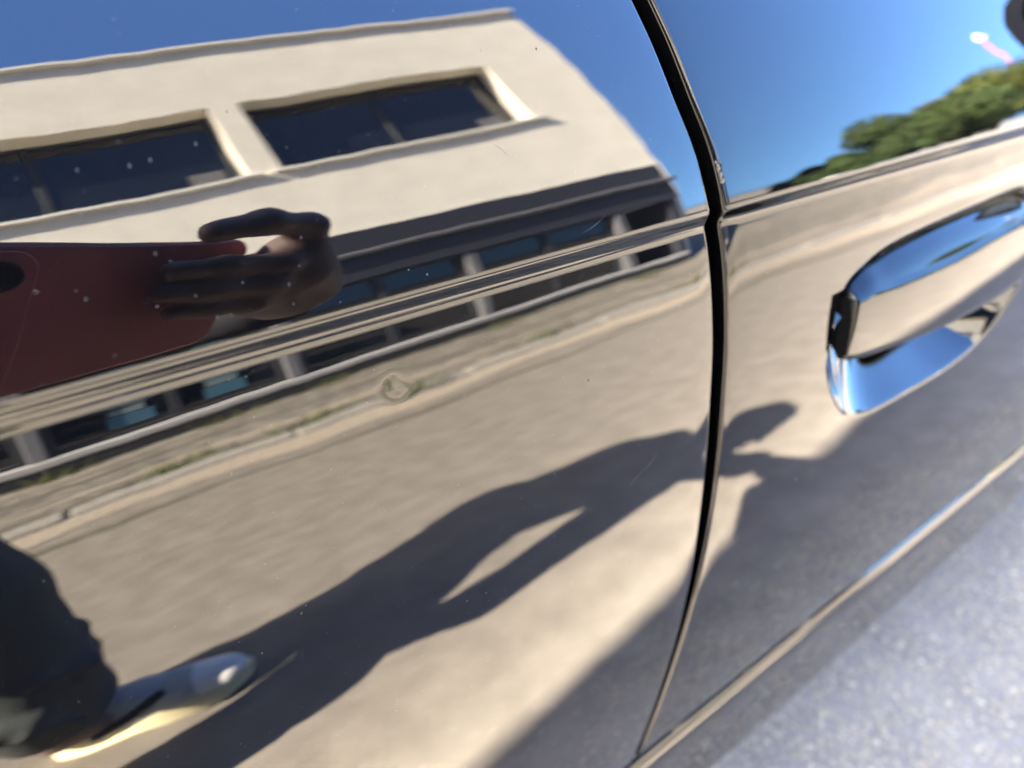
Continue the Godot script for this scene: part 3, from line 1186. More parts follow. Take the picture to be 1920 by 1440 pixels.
# ---------------------------------------------------------------- building over the road
func build_building() -> void:
	var o := thing("cream_building", "two storey cream rendered building with dark strip windows rising behind the shopfront", "building", Vector3(0, 0, WALL_Z))
	o.rotation.y = deg_to_rad(YAW)
	var x0 := -9.0
	var x1 := 6.0
	var top := 6.28
	var wy0 := 3.70
	var wy1 := 5.02
	var d := 0.34
	var wins := [[-7.6, -4.6], [-4.3, -1.3], [-1.03, 2.06], [2.33, 5.0]]
	# upper wall around the window openings (local z 0 is its face, towards -z)
	var w := Shape.new()
	var lo := 0.05
	w.box(Vector3(x0, lo, 0), Vector3(x1, wy0, d))
	w.box(Vector3(x0, wy1, 0), Vector3(x1, top - 0.06, d))
	var px := x0
	for e in wins:
		w.box(Vector3(px, wy0, 0), Vector3(e[0], wy1, d))
		px = e[1]
	w.box(Vector3(px, wy0, 0), Vector3(x1, wy1, d))
	w.box(Vector3(x0, lo, d), Vector3(x0 + 0.3, top - 0.06, 9.0))
	w.box(Vector3(x1 - 0.3, 0.0, d), Vector3(x1, top - 0.06, 9.0))
	w.box(Vector3(x0, 0.0, 8.7), Vector3(x1 - 0.3, top - 0.06, 9.0))
	part("wall", w.mesh(), M.stucco, o)
	var rf := part("roof", box_mesh(Vector3(x0 + 0.1, top - 0.2, 0.1), Vector3(x1 - 0.1, top - 0.07, 8.9)), M.roofing, o)
	part("coping", box_mesh(Vector3(x0 - 0.03, top - 0.06, -0.075), Vector3(x1 + 0.03, top, d), 0.008), M.white_trim, rf)
	part("floor_slab", box_mesh(Vector3(x0 + 0.3, 2.9, d), Vector3(x1 - 0.3, 3.1, 8.7)), M.frame, o)
	for e in wins:
		var wn := part("window", window_frame(e[0], e[1], wy0, wy1, 0.26), M.frame, o)
		part("pane", box_mesh(Vector3(e[0] + 0.05, wy0 + 0.05, 0.296), Vector3((e[0] + e[1]) / 2.0 - 0.03, wy1 - 0.05, 0.304)), M.pane, wn)
		part("pane", box_mesh(Vector3((e[0] + e[1]) / 2.0 + 0.03, wy0 + 0.05, 0.296), Vector3(e[1] - 0.05, wy1 - 0.05, 0.304)), M.pane, wn)
		if e[0] > -2.0:
			part("reflection_patch", box_mesh(Vector3(e[1] - 0.42, wy0 + 0.06, 0.282), Vector3(e[1] - 0.12, wy0 + 0.36, 0.29)), M.reflection_patch, wn)  # pale patch painted in for a reflection at the pane's lower right
		part("window_sill", box_mesh(Vector3(e[0] - 0.10, wy0 - 0.05, -0.07), Vector3(e[1] + 0.10, wy0 - 0.002, 0.26), 0.006), M.white_trim, o)
	build_shopfront()
	build_shadow_house()

func build_shadow_house() -> void:
	# unseen house added so that its corner's shadow runs along the car
	var o := thing("shadow_house", "tall grey house added out of view behind the tail to cast the shadow beside the car", "house", Vector3(-4.2, 0, -0.84))
	o.rotation.y = deg_to_rad(-20.0)
	part("wall", box_mesh(Vector3(-5.5, 0, -5.0), Vector3(0, 7.3, 0), 0.02), M.plinth, o)
	part("eaves", box_mesh(Vector3(-5.6, 7.303, -5.1), Vector3(0.0, 7.45, 0.0), 0.02), M.white_trim, o)
	for k in 2:
		for r in 2:
			var x := -4.6 + k * 2.4
			var y := 1.2 + r * 3.0
			var wn := part("window", box_mesh(Vector3(x, y, -0.02), Vector3(x + 1.2, y + 1.5, 0.03), 0.01), M.frame, o)
			part("pane", box_mesh(Vector3(x + 0.07, y + 0.07, 0.02), Vector3(x + 1.13, y + 1.43, 0.036)), M.pane, wn)

func build_shopfront() -> void:
	# single storey shopfront standing forward of the upper wall, under a dark flat roof edge
	var o := thing("shopfront", "dark single storey shopfront with grey piers and blue posters below the cream wall", "shopfront", Vector3(0, 0, SHOP_Z))
	var x0 := -7.0
	var x1 := 5.15
	var top := 2.02
	part("flat_roof", box_mesh(Vector3(x0, top - 0.05, 0.05), Vector3(x1 - 0.05, top - 0.004, 1.25)), M.roofing, o)
	var f := part("fascia", box_mesh(Vector3(x0, 1.66, -0.02), Vector3(x1, top, 0.10), 0.01), M.fascia, o)
	part("moulding", box_mesh(Vector3(x0, 1.565, -0.09), Vector3(x1 + 0.10, 1.657, 0.12), 0.03), M.fascia_trim, f)
	part("soffit", box_mesh(Vector3(x0, 1.135, -0.02), Vector3(x1 + 0.03, 1.562, 0.20), 0.01), M.fascia, f)
	part("return_wall", box_mesh(Vector3(x1 - 0.12, 0.05, 0.02), Vector3(x1, 1.133, 1.3)), M.fascia, o)
	part("plinth", box_mesh(Vector3(x0, 0.14, -0.03), Vector3(x1, 0.215, 0.20), 0.012), M.plinth, o)
	part("plinth_foot", box_mesh(Vector3(x0, 0.02, -0.022), Vector3(x1, 0.138, 0.1)), M.gap_dark, o)
	var piers := [-6.9, -4.8, -3.2, -1.7, -0.22, 1.28, 2.80, 4.35]
	for k in piers.size():
		part("pier", box_mesh(Vector3(piers[k], 0.218, 0.0), Vector3(piers[k] + 0.10, 1.132, 0.18), 0.01), M.pier, o)
	for k in piers.size() - 1:
		var a: float = piers[k] + 0.102
		var b: float = piers[k + 1] - 0.002
		var sw := part("shop_window", window_frame(a, b, 0.218, 1.132, 0.06), M.frame, o)
		part("pane", box_mesh(Vector3(a + 0.045, 0.26, 0.10), Vector3(b - 0.045, 1.085, 0.108)), M.pane, sw)
		for px in ([0.42, 0.98] if k == 4 else ([0.5] if k == 3 else [])):
			a = piers[k] + px
			part("poster", box_mesh(Vector3(a, 0.33, 0.090), Vector3(a + 0.26, 0.50, 0.096)), M.poster_blue, sw)
			part("poster", box_mesh(Vector3(a + 0.02, 0.51, 0.090), Vector3(a + 0.22, 0.80, 0.096)), M.poster_pale, sw)

func window_frame(a: float, b: float, y0: float, y1: float, z: float) -> ArrayMesh:
	var s := Shape.new()
	var t := 0.05
	s.box(Vector3(a, y0, z), Vector3(b, y0 + t, z + 0.07), 0.005)
	s.box(Vector3(a, y1 - t, z), Vector3(b, y1, z + 0.07), 0.005)
	s.box(Vector3(a, y0 + t, z), Vector3(a + t, y1 - t, z + 0.07), 0.005)
	s.box(Vector3(b - t, y0 + t, z), Vector3(b, y1 - t, z + 0.07), 0.005)
	var m := (a + b) / 2.0
	s.box(Vector3(m - 0.03, y0 + t, z), Vector3(m + 0.03, y1 - t, z + 0.07), 0.005)
	return s.mesh()

# ---------------------------------------------------------------- planting and street things to the right
func crown(seed_value: int, rx: float, ry: float, rz: float, leaves: int, hue: Color) -> ArrayMesh:
	var rng := RandomNumberGenerator.new()
	rng.seed = seed_value
	var s := Shape.new()
	var lobes := []
	for k in 16:
		var a := rng.randf() * TAU
		var h := rng.randf_range(-0.7, 0.75)
		var q := Vector3(cos(a) * sqrt(1 - h * h) * rx, h * ry, sin(a) * sqrt(1 - h * h) * rz) * rng.randf_range(0.45, 0.75)
		lobes.append([q, rng.randf_range(0.3, 0.5) * minf(rx, ry), rng.randf_range(0.7, 1.25)])
	for k in leaves:
		var l: Array = lobes[rng.randi() % lobes.size()]
		var d := Vector3(rng.randfn(), rng.randfn(), rng.randfn()).normalized()
		var p: Vector3 = l[0] + d * float(l[1]) * pow(rng.randf(), 0.25)
		var nn := (d + Vector3(rng.randfn(), rng.randfn() + 0.6, rng.randfn()) * 0.6).normalized()
		var u := nn.cross(Vector3(rng.randfn(), rng.randfn(), rng.randfn())).normalized()
		var v := nn.cross(u)
		var z := rng.randf_range(0.045, 0.10)
		var base := s.v.size()
		s.vert(p - u * z, nn)
		s.vert(p + v * z * 0.5, nn)
		s.vert(p + u * z, nn)
		s.vert(p - v * z * 0.5, nn)
		s.quad(base, base + 1, base + 2, base + 3)
		var tone := float(l[2]) * rng.randf_range(0.75, 1.3)
		for j in 4:
			s.c.append(Color(hue.r * tone, hue.g * tone, hue.b * tone))
	return s.mesh()

func build_roadside() -> void:
	var kinds := [
		[Vector3(9.3, 0, 5.5), 1.3, 0.62, "low dark green shrub nearest the corner of the cream building", Color(0.025, 0.043, 0.014)],
		[Vector3(10.9, 0, 5.9), 1.4, 1.0, "broad low green shrub behind the white wall", Color(0.03, 0.048, 0.015)],
		[Vector3(13.9, 0, 6.3), 2.0, 2.15, "tall dense olive green bush behind the white wall", Color(0.034, 0.05, 0.015)],
		[Vector3(17.2, 0, 6.7), 2.3, 2.75, "tallest yellow green bush between two darker bushes", Color(0.046, 0.055, 0.012)],
		[Vector3(21.0, 0, 7.2), 2.6, 3.3, "far bushy tree at the end of the planting along the road", Color(0.036, 0.05, 0.014)],
		[Vector3(27.0, 0, 8.6), 3.2, 4.0, "farthest rounded tree standing beyond the other bushes", Color(0.030, 0.045, 0.014)]]
	for k in kinds.size():
		var e: Array = kinds[k]
		var t := thing("bush", e[3], "bush", e[0], "bushes beyond the building")
		var trunk := Shape.new()
		trunk.tube([Vector3(0, 0.0, 0), Vector3(0.05, e[2] * 0.45, 0.03), Vector3(-0.1, e[2] * 0.85, 0.1)], [0.11, 0.08, 0.04], 8)
		for j in 4:
			var a := TAU * j / 4.0 + k
			trunk.tube([Vector3(0.02, e[2] * 0.3, 0), Vector3(cos(a) * 0.5, e[2] * 0.7, sin(a) * 0.5)], [0.06, 0.02], 6)
		part("trunk", trunk.mesh(), M.bark, t)
		part("crown", crown(60 + k, e[1], e[2] * 0.62, e[1] * 0.8, 17000, e[4]), M.leaf, t, Transform3D(Basis.IDENTITY, Vector3(0, e[2] * 0.62 + 0.1, 0)))
	var wl := thing("white_wall", "low white rendered wall along the far pavement before the bushes", "wall", Vector3(0, 0, 0))
	part("wall_body", box_mesh(Vector3(8.6, 0.0, 4.95), Vector3(34.0, 0.34, 5.15), 0.01), M.white_wall, wl)
	part("wall_cap", box_mesh(Vector3(8.57, 0.342, 4.91), Vector3(34.03, 0.39, 5.19), 0.01), M.white_trim, wl)
	# lamp post
	var lp := thing("lamp_post", "slim red lamp post with a white lamp head at the roadside", "lamp post", Vector3(33.0, 0, 11.15))
	part("post", tube_mesh([Vector3(0, 0, 0), Vector3(0, 3.6, 0), Vector3(0, 7.6, 0)], [0.05, 0.035, 0.028], 14), M.red_post, lp)
	var hd := Shape.new()
	hd.tube([Vector3(0, 7.58, 0), Vector3(0, 7.66, 0), Vector3(0, 7.8, 0), Vector3(0, 7.95, 0), Vector3(0, 8.0, 0)], [0.06, 0.15, 0.18, 0.10, 0.03], 18)
	part("lamp_head", hd.mesh(), M.lamp_white, lp)
	# weeds in the joints of the pavement
	var rng := RandomNumberGenerator.new()
	rng.seed = 17
	var b := Basis(Vector3.UP, deg_to_rad(3.0))
	var s := Shape.new()
	for spot in [[0.15, KERB_Z + 0.16], [0.78, KERB_Z + 0.14], [1.25, KERB_Z - 0.03], [2.1, KERB_Z + 0.15], [3.3, KERB_Z + 0.2], [-0.35, SHOP_Z - 0.1], [0.55, SHOP_Z - 0.12], [1.3, SHOP_Z - 0.08], [2.6, SHOP_Z - 0.1], [4.0, SHOP_Z - 0.15]]:
		for k in 46:
			var p := Vector3(spot[0], 0.036, spot[1]) + Vector3(rng.randfn() * 0.10, 0, rng.randfn() * 0.035)
			var lean := Vector3(rng.randfn() * 0.05, rng.randf_range(0.04, 0.12), rng.randfn() * 0.05)
			var side_ := Vector3(rng.randfn(), 0, rng.randfn()).normalized() * 0.006
			var base := s.v.size()
			s.vert(p - side_, Vector3.UP)
			s.vert(p + side_, Vector3.UP)
			s.vert(p + lean, Vector3.UP)
			s.tri(base, base + 1, base + 2)
			var tone := rng.randf_range(0.7, 1.4)
			for j in 3:
				s.c.append(Color(0.085 * tone, 0.10 * tone, 0.03 * tone))
	var o := part("weeds", s.mesh(), M.leaf, self, Transform3D(b, Vector3.ZERO))
	o.set_meta("kind", "stuff")
	o.set_meta("label", "green weeds growing along the pavement and the shopfront's foot")

# ---------------------------------------------------------------- the photographer
func cam_pt(x: float, y: float, z: float) -> Vector3:
	# millimetres in the phone's axes (right, up, towards the photographer)
	return Vector3(0, CAM_H, 0) + cam_basis * (Vector3(x, y, z) * 0.001)

# joins tapered capsules [a, b, ra, rb] with a smooth minimum and meshes the field as surface nets
func flesh(bones: Array, cell: float, k: float) -> ArrayMesh:
	var lo := Vector3.INF
	var hi := -Vector3.INF
	for e in bones:
		var r := maxf(e[2], e[3]) + cell * 3.0
		for p in [e[0], e[1]]:
			lo = lo.min(p - Vector3.ONE * r)
			hi = hi.max(p + Vector3.ONE * r)
	var nx := int((hi.x - lo.x) / cell) + 2
	var ny := int((hi.y - lo.y) / cell) + 2
	var nz := int((hi.z - lo.z) / cell) + 2
	var field := PackedFloat32Array()
	field.resize(nx * ny * nz)
	field.fill(1.0)
	for e in bones:
		var a: Vector3 = e[0]
		var b: Vector3 = e[1]
		var ra: float = e[2]
		var rb: float = e[3]
		var ab := b - a
		var ll := maxf(ab.length_squared(), 1e-9)
		var m := maxf(ra, rb) + k + cell * 2.0
		var l := ((a.min(b) - Vector3.ONE * m - lo) / cell).floor()
		var h := ((a.max(b) + Vector3.ONE * m - lo) / cell).ceil()
		for z in range(maxi(int(l.z), 0), mini(int(h.z) + 1, nz)):
			for y in range(maxi(int(l.y), 0), mini(int(h.y) + 1, ny)):
				var row := (z * ny + y) * nx
				for x in range(maxi(int(l.x), 0), mini(int(h.x) + 1, nx)):
					var p := lo + Vector3(x, y, z) * cell - a
					var t := clampf(p.dot(ab) / ll, 0.0, 1.0)
					var d := (p - ab * t).length() - lerpf(ra, rb, t)
					var o := field[row + x]
					var q := maxf(k - absf(d - o), 0.0) / k
					field[row + x] = minf(d, o) - q * q * k * 0.25
	var s := Shape.new()
	var ids := {}
	var st := [1, nx, nx * ny]
	for z in nz - 1:
		for y in ny - 1:
			for x in nx - 1:
				var i0 := (z * ny + y) * nx + x
				var cnt := 0
				for c in 8:
					if field[i0 + (c & 1) + ((c >> 1) & 1) * nx + (c >> 2) * nx * ny] < 0.0:
						cnt += 1
				if cnt == 0 or cnt == 8:
					continue
				var sum := Vector3.ZERO
				var num := 0
				for ax in 3:
					for c in 4:
						var u := (ax + 1) % 3
						var w := (ax + 2) % 3
						var bs := Vector3i.ZERO
						bs[u] = c & 1
						bs[w] = c >> 1
						var ia: int = i0 + bs.x + bs.y * nx + bs.z * nx * ny
						var ib: int = ia + st[ax]
						var fa := field[ia]
						var fb := field[ib]
						if (fa < 0.0) != (fb < 0.0):
							var q := Vector3(bs)
							q[ax] = fa / (fa - fb)
							sum += q
							num += 1
				var g := Vector3(field[i0 + 1] - field[i0], field[i0 + nx] - field[i0], field[i0 + nx * ny] - field[i0])
				var i7: int = i0 + 1 + nx + nx * ny
				g += Vector3(field[i7] - field[i7 - 1], field[i7] - field[i7 - nx], field[i7] - field[i7 - nx * ny])
				ids[i0] = s.vert(lo + (Vector3(x, y, z) + sum / num) * cell, g.normalized())
	for i0 in ids:
		for ax in 3:
			var u: int = st[(ax + 1) % 3]
			var w: int = st[(ax + 2) % 3]
			if (field[i0] < 0.0) == (field[i0 + st[ax]] < 0.0):
				continue
			if ids.has(i0 - u) and ids.has(i0 - w) and ids.has(i0 - u - w):
				s.quad(ids[i0], ids[i0 - u], ids[i0 - u - w], ids[i0 - w])
	return s.mesh()

func chain(pts: Array, radii: Array) -> Array:
	var out := []
	for k in pts.size() - 1:
		out.append([pts[k], pts[k + 1], radii[k], radii[k + 1]])
	return out

func build_person() -> void:
	var o := thing("person", "person in dark clothes bending to photograph the black car's side with a red phone", "person", Vector3.ZERO)
	var pelvis := Vector3(-0.335, 0.84, 0.605)
	var hip_r := Vector3(-0.27, 0.82, 0.665)
	var hip_l := Vector3(-0.405, 0.82, 0.545)
	var ank_r := Vector3(-0.150, 0.085, 0.705)
	var ank_l := Vector3(-0.41, 0.085, 0.438)
	var knee_r := Vector3(-0.17, 0.46, 0.66)
	var knee_l := Vector3(-0.37, 0.46, 0.415)
	var chest := Vector3(-0.265, 1.05, 0.485)
	var neck := Vector3(-0.215, 1.13, 0.36)
	var head := Vector3(-0.19, 1.235, 0.275)
	var sh_r := Vector3(-0.145, 1.07, 0.465)
	var sh_l := Vector3(-0.34, 1.08, 0.305)
	var el_r := Vector3(0.045, 0.8, 0.45)
	var wr_r := cam_pt(232, -62, 12)
	var el_l := Vector3(-0.485, 0.83, 0.29)
	var wr_l := Vector3(-0.43, 0.645, 0.362)
	# body: head, neck, trunk, limbs as one skin
	var face := Vector3(0.5, -0.42, -0.72).normalized()
	var up := Vector3(0.3, 0.86, -0.35).normalized()
	var rt := face.cross(up).normalized()
	var body := []
	body.append([head - face * 0.02, head + up * 0.035, 0.080, 0.078])
	body.append([head - up * 0.06 + face * 0.035, head - up * 0.085 + face * 0.05, 0.05, 0.036])
	body.append([neck - up * 0.05, head - up * 0.03, 0.055, 0.055])
	body.append([pelvis, chest, 0.10, 0.11])
	body.append([chest, neck, 0.10, 0.06])
	body.append_array(chain([hip_r, knee_r, ank_r, Vector3(-0.03, 0.055, 0.685)], [0.075, 0.05, 0.034, 0.02]))
	body.append_array(chain([hip_l, knee_l, ank_l, Vector3(-0.335, 0.055, 0.345)], [0.075, 0.05, 0.034, 0.02]))
	body.append_array(chain([neck, sh_r, el_r, wr_r], [0.05, 0.05, 0.036, 0.026]))
	body.append_array(chain([neck, sh_l, el_l, wr_l], [0.05, 0.05, 0.036, 0.026]))
	var skin := Shape.new()
	var bm := flesh(body, 0.013, 0.03)
	# nose, ears, and the two hands on finer grids
	var fine := []
	var nose := head + face * 0.088
	fine.append([nose - up * 0.005, nose - up * 0.028 + face * 0.014, 0.010, 0.014])
	for sg in [-1.0, 1.0]:
		fine.append([head + rt * 0.083 * sg + up * 0.005, head + rt * 0.088 * sg - up * 0.03, 0.014, 0.010])
		fine.append([head + face * 0.066 + rt * 0.033 * sg + up * 0.028, head + face * 0.073 + rt * 0.012 * sg + up * 0.024, 0.012, 0.010])
	fine.append([head + face * 0.077 - up * 0.052 + rt * 0.02, head + face * 0.077 - up * 0.052 - rt * 0.02, 0.010, 0.010])
	var face_mesh := flesh(fine, 0.004, 0.012)
	var hand_r := []
	# right hand round the right end of the phone
	var palm := cam_pt(172, -22, -10)
	hand_r.append([wr_r, palm, 0.026, 0.030])
	hand_r.append([cam_pt(215, -50, 0), cam_pt(165, 2, -14), 0.028, 0.022])
	hand_r.append([cam_pt(205, -62, 4), cam_pt(150, -42, -8), 0.028, 0.022])
	hand_r.append_array(chain([cam_pt(170, 2, -18), cam_pt(158, 30, -22), cam_pt(122, 34, -20), cam_pt(92, 27, -14)], [0.0125, 0.0110, 0.0095, 0.0085]))
	hand_r.append_array(chain([cam_pt(172, -8, -16), cam_pt(142, -6, -24), cam_pt(106, -4, -16), cam_pt(80, -4, -8)], [0.0125, 0.0105, 0.0092, 0.0082]))
	hand_r.append_array(chain([cam_pt(170, -25, -14), cam_pt(138, -27, -24), cam_pt(104, -25, -16), cam_pt(78, -24, -8)], [0.0125, 0.0105, 0.0092, 0.0082]))
	hand_r.append_array(chain([cam_pt(166, -43, -10), cam_pt(136, -47, -20), cam_pt(110, -45, -14), cam_pt(90, -44, -8)], [0.0115, 0.0095, 0.0085, 0.0075]))
	hand_r.append_array(chain([cam_pt(190, -40, 6), cam_pt(160, -22, 26), cam_pt(120, -12, 24), cam_pt(96, -6, 20)], [0.017, 0.0125, 0.0105, 0.009]))
	var hand_r_mesh := flesh(hand_r, 0.0035, 0.009)
	# left hand resting on the knee
	var hand_l := []
	var hd := Vector3(0.45, -0.75, 0.35).normalized()
	var hs := Vector3(0.6, 0.0, -0.8)
	hand_l.append([wr_l, wr_l + hd * 0.075, 0.026, 0.030])
	for k in 4:
		var root := wr_l + hd * 0.09 + hs * (0.020 * (k - 1.5))
		var fl: float = [0.066, 0.075, 0.070, 0.055][k]
		hand_l.append_array(chain([root, root + hd * fl * 0.45 + Vector3(0.006, 0, 0.004), root + hd * fl * 0.78 + Vector3(0.004, 0, 0.012), root + hd * fl + Vector3(0, 0, 0.02)], [0.011, 0.0098, 0.0088, 0.008]))
	hand_l.append_array(chain([wr_l + hd * 0.03 + hs * 0.025, wr_l + hd * 0.065 + hs * 0.052, wr_l + hd * 0.10 + hs * 0.06], [0.014, 0.0115, 0.009]))
	var hand_l_mesh := flesh(hand_l, 0.0035, 0.009)
	var st := SurfaceTool.new()
	for m in [bm, face_mesh, hand_r_mesh, hand_l_mesh]:
		st.append_from(m, 0, Transform3D.IDENTITY)
	part("body", st.commit(), M.skin, o)
	# eyes
	for sg in [-1.0, 1.0]:
		part("eye", lump(0.011, 3, 1.0, 12), M.eye, o, Transform3D(Basis.IDENTITY, head + face * 0.069 + rt * 0.032 * sg + up * 0.008))
	var hair := []
	hair.append([head - face * 0.035 + up * 0.03, head - face * 0.02 + up * 0.05, 0.088, 0.082])
	hair.append([head - face * 0.06 - up * 0.02, head - face * 0.05 + up * 0.02, 0.065, 0.075])
	hair.append([head + face * 0.02 + up * 0.075, head - face * 0.02 + up * 0.07, 0.045, 0.06])
	part("hair", flesh(hair, 0.01, 0.02), M.hair, o)
	var jk := []
	jk.append([pelvis + Vector3(0, 0.02, 0), chest, 0.135, 0.138])
	jk.append([chest, neck - up * 0.03, 0.13, 0.085])
	jk.append([sh_l.lerp(sh_r, 0.2), sh_l.lerp(sh_r, 0.8), 0.085, 0.085])
	jk.append_array(chain([sh_r, el_r, el_r.lerp(wr_r, 0.86)], [0.072, 0.055, 0.044]))
	jk.append_array(chain([sh_l, el_l, el_l.lerp(wr_l, 0.86)], [0.072, 0.055, 0.044]))
	part("jacket", flesh(jk, 0.014, 0.04), M.jacket, o)
	var tr := []
	tr.append([hip_l, hip_r, 0.11, 0.11])
	tr.append([pelvis, pelvis + Vector3(0, 0.05, 0), 0.125, 0.125])
	tr.append_array(chain([hip_r, knee_r, ank_r.lerp(knee_r, 0.45), ank_r + Vector3(0.0, 0.055, 0.028)], [0.10, 0.090, 0.094, 0.088]))
	tr.append_array(chain([hip_l, knee_l, ank_l.lerp(knee_l, 0.45), ank_l + Vector3(0.015, 0.055, -0.01)], [0.10, 0.090, 0.098, 0.098]))
	# creases of the cloth round knee and shin
	var rngt := RandomNumberGenerator.new()
	rngt.seed = 71
	for leg in [[knee_r, ank_r], [knee_l, ank_l]]:
		for k in 11:
			var u := rngt.randf_range(-0.25, 1.0)
			var mid: Vector3 = leg[0].lerp(leg[1], u)
			var a0 := rngt.randf() * TAU
			var rr := 0.082 + 0.022 * clampf(u, 0, 1)
			var p0 := mid + Vector3(cos(a0), 0.0, sin(a0)) * rr
			var p1 := mid + Vector3(cos(a0 + 1.1), 0.0, sin(a0 + 1.1)) * rr + Vector3(0, rngt.randf_range(-0.07, 0.03), 0)
			var pm := mid + Vector3(cos(a0 + 0.55), 0.0, sin(a0 + 0.55)) * (rr + 0.006) + Vector3(0, -0.02, 0)
			tr.append([p0, pm, 0.010, 0.016])
			tr.append([pm, p1, 0.016, 0.009])
	part("trousers", flesh(tr, 0.010, 0.022), M.trouser, o)
	# shoes
	for e in [[Vector3(-0.165, 0, 0.750), Vector3(0.10, 0, 0.645)], [Vector3(-0.455, 0, 0.493), Vector3(-0.285, 0, 0.273)]]:
		var heel: Vector3 = e[0]
		var toe: Vector3 = e[1]
		var d := (toe - heel).normalized()
		var sh := []
		sh.append_array(chain([heel + d * 0.045 + Vector3(0, 0.062, 0), heel + d * 0.12 + Vector3(0, 0.062, 0), heel + d * 0.19 + Vector3(0, 0.05, 0), heel + d * 0.245 + Vector3(0, 0.043, 0)], [0.044, 0.045, 0.045, 0.038]))
		sh.append([heel + d * 0.055 + Vector3(0, 0.07, 0), heel + d * 0.06 + Vector3(0, 0.115, 0), 0.040, 0.038])
		var shoe := part("shoe", flesh(sh, 0.006, 0.02), M.shoe, o)
		part("sole", sole_mesh(heel, d, 0.0, 0.046, 1.06), M.sole, shoe)
		var across := d.cross(Vector3.UP)
		var band := Shape.new()
		for sg in [-1.0, 1.0]:
			band.tube([heel + d * 0.07 + across * 0.042 * sg + Vector3(0, 0.05, 0), heel + d * 0.13 + across * 0.043 * sg + Vector3(0, 0.07, 0), heel + d * 0.17 + across * 0.030 * sg + Vector3(0, 0.085, 0)], [0.014, 0.012, 0.010], 8)
		part("side_stripe", band.mesh(), M.shoe_dark, shoe)
		var cap := flesh([[heel + d * 0.20 + Vector3(0, 0.052, 0), heel + d * 0.238 + Vector3(0, 0.050, 0), 0.046, 0.043]], 0.006, 0.01)
		part("toe_cap", cap, M.shoe_white, shoe)
		for k in 4:
			var q := heel + d * (0.125 + k * 0.022) + Vector3(0, 0.106 - k * 0.006, 0)
			part("lace", tube_mesh([q - across * 0.024 - Vector3(0, 0.006, 0), q, q + across * 0.024 - Vector3(0, 0.006, 0)], [0.0035, 0.0035, 0.0035], 6), M.shoe_white, shoe)

func sole_mesh(heel: Vector3, d: Vector3, y0: float, y1: float, k: float) -> ArrayMesh:
	var s := Shape.new()
	var across := d.cross(Vector3.UP)
	var half := [[0.0, 0.020], [0.012, 0.034], [0.05, 0.041], [0.11, 0.037], [0.17, 0.045], [0.22, 0.047], [0.255, 0.036], [0.278, 0.020], [0.285, 0.004]]
	var ring := []
	for h in half:
		ring.append(Vector2(h[0], h[1] * k))
	for j in range(half.size() - 1, -1, -1):
		ring.append(Vector2(half[j][0], -half[j][1] * k))
	var n := ring.size()
	for lev in [[y0, 0.96], [y0 + 0.006, 1.0], [y1 - 0.005, 1.03], [y1, 0.99]]:
		for q in ring:
			var toe_up := 0.012 * pow(clampf((q.x - 0.2) / 0.08, 0, 1), 2.0)
			var out: Vector3 = (d * (q.x - 0.14) * 0.35 + across * q.y).normalized()
			s.vert(heel + d * (0.14 + (q.x - 0.14) * lev[1]) + across * q.y * lev[1] + Vector3(0, lev[0] + toe_up, 0), out)
	s.grid(4, n, 0, true)
	for e in [0, 3]:
		var b := s.v.size()
		var nn := Vector3.DOWN if e == 0 else Vector3.UP
		s.vert(heel + d * 0.14 + Vector3(0, y0 if e == 0 else y1, 0), nn)
		for k2 in n:
			s.vert(s.v[e * n + k2], nn)
		for k2 in n:
			s.tri(b, b + 1 + k2, b + 1 + (k2 + 1) % n)
	return s.mesh()

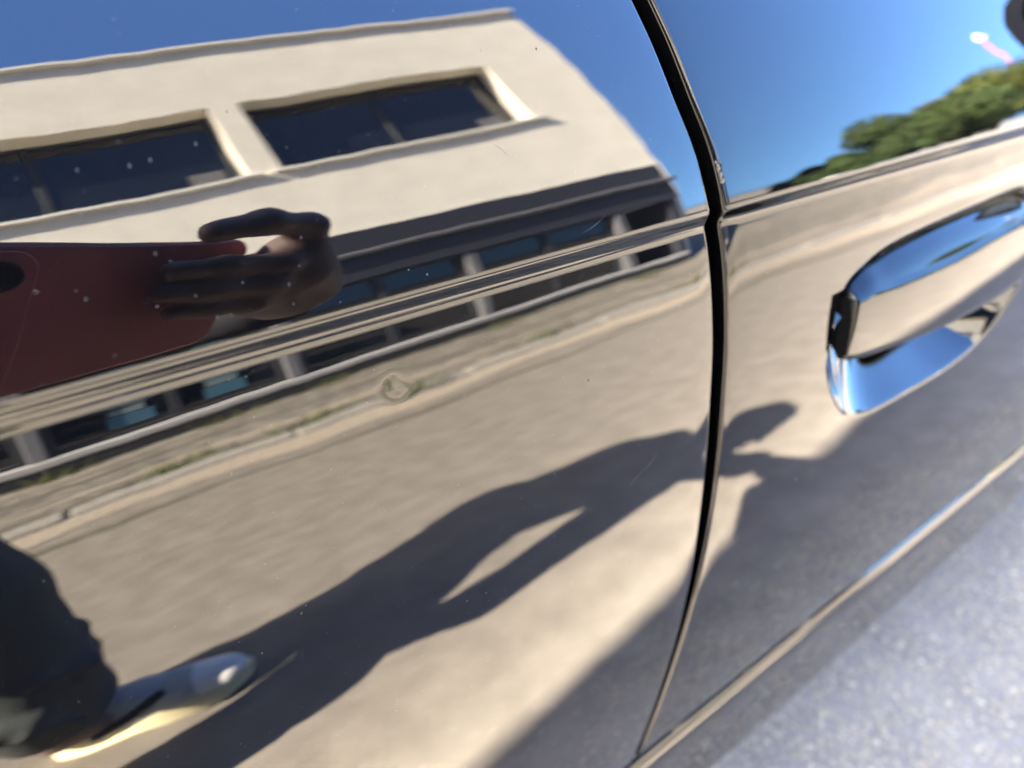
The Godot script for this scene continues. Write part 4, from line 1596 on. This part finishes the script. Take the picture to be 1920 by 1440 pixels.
# ---------------------------------------------------------------- the phone
func rounded_slab(lo: Vector2, hi: Vector2, z0: float, z1: float, rad: float, edge: float) -> Shape:
	var s := Shape.new()
	var ring := []
	for c in 4:
		var cx := hi.x - rad if c == 0 or c == 3 else lo.x + rad
		var cy := hi.y - rad if c < 2 else lo.y + rad
		for k in 9:
			var a := PI / 2.0 * (c + k / 8.0)
			ring.append([Vector2(cx, cy), Vector2(cos(a), sin(a))])
	var n := ring.size()
	for lev in 8:
		var a := PI * lev / 7.0
		var zz := lerpf(z0, z1, (1.0 - cos(a)) / 2.0) if edge <= 0 else (z0 + edge * (1 - cos(minf(a, PI / 2) )) if lev < 4 else z1 - edge * (1 - cos(minf(PI - a, PI / 2))))
		var ins := edge * (1.0 - sin(a))
		for q in ring:
			var p: Vector2 = q[0] + q[1] * (rad - ins)
			s.vert(Vector3(p.x, p.y, zz), Vector3(q[1].x * sin(a), q[1].y * sin(a), -cos(a)))
	s.grid(8, n, 0, true)
	for e in [0, 7]:
		var b := s.v.size()
		var nn := Vector3(0, 0, -1 if e == 0 else 1)
		s.vert(Vector3((lo.x + hi.x) / 2, (lo.y + hi.y) / 2, s.v[e * n].z), nn)
		for k in n:
			s.vert(s.v[e * n + k], nn)
		for k in n:
			s.tri(b, b + 1 + k, b + 1 + (k + 1) % n)
	return s

func build_phone() -> void:
	var o := thing("phone", "dark red phone held sideways in both hands, camera bar towards the car", "phone")
	o.transform = Transform3D(cam_basis, Vector3(0, CAM_H, 0))
	part("case", rounded_slab(Vector2(-0.040, -0.097), Vector2(0.146, 0.0185), 0.0045, 0.0135, 0.014, 0.003).mesh(), M.phone, o)
	part("frame_edge", rounded_slab(Vector2(-0.0406, -0.0977), Vector2(0.1466, 0.0191), 0.0062, 0.0125, 0.0146, 0.001).mesh(), M.phone_edge, o)
	part("camera_bar", rounded_slab(Vector2(-0.037, -0.093), Vector2(0.0155, 0.0150), 0.0022, 0.0050, 0.011, 0.0012).mesh(), M.phone, o)
	part("screen", box_mesh(Vector3(-0.037, -0.094, 0.0136), Vector3(0.143, 0.0155, 0.0139)), M.screen, o)
	for c in [Vector2(0, 0), Vector2(-0.023, 0.0), Vector2(-0.0115, -0.022)]:
		var r := Shape.new()
		r.tube([Vector3(c.x, c.y, 0.0030), Vector3(c.x, c.y, 0.0012), Vector3(c.x, c.y, 0.0009)], [0.0093, 0.0092, 0.0088], 40)
		var ring := part("lens_ring", r.mesh(), M.lens_ring, o)
		var g := Shape.new()
		g.tube([Vector3(c.x, c.y, 0.0009), Vector3(c.x, c.y, 0.0006)], [0.0080, 0.0078], 40)
		part("lens", g.mesh(), M.lens_glass, ring)
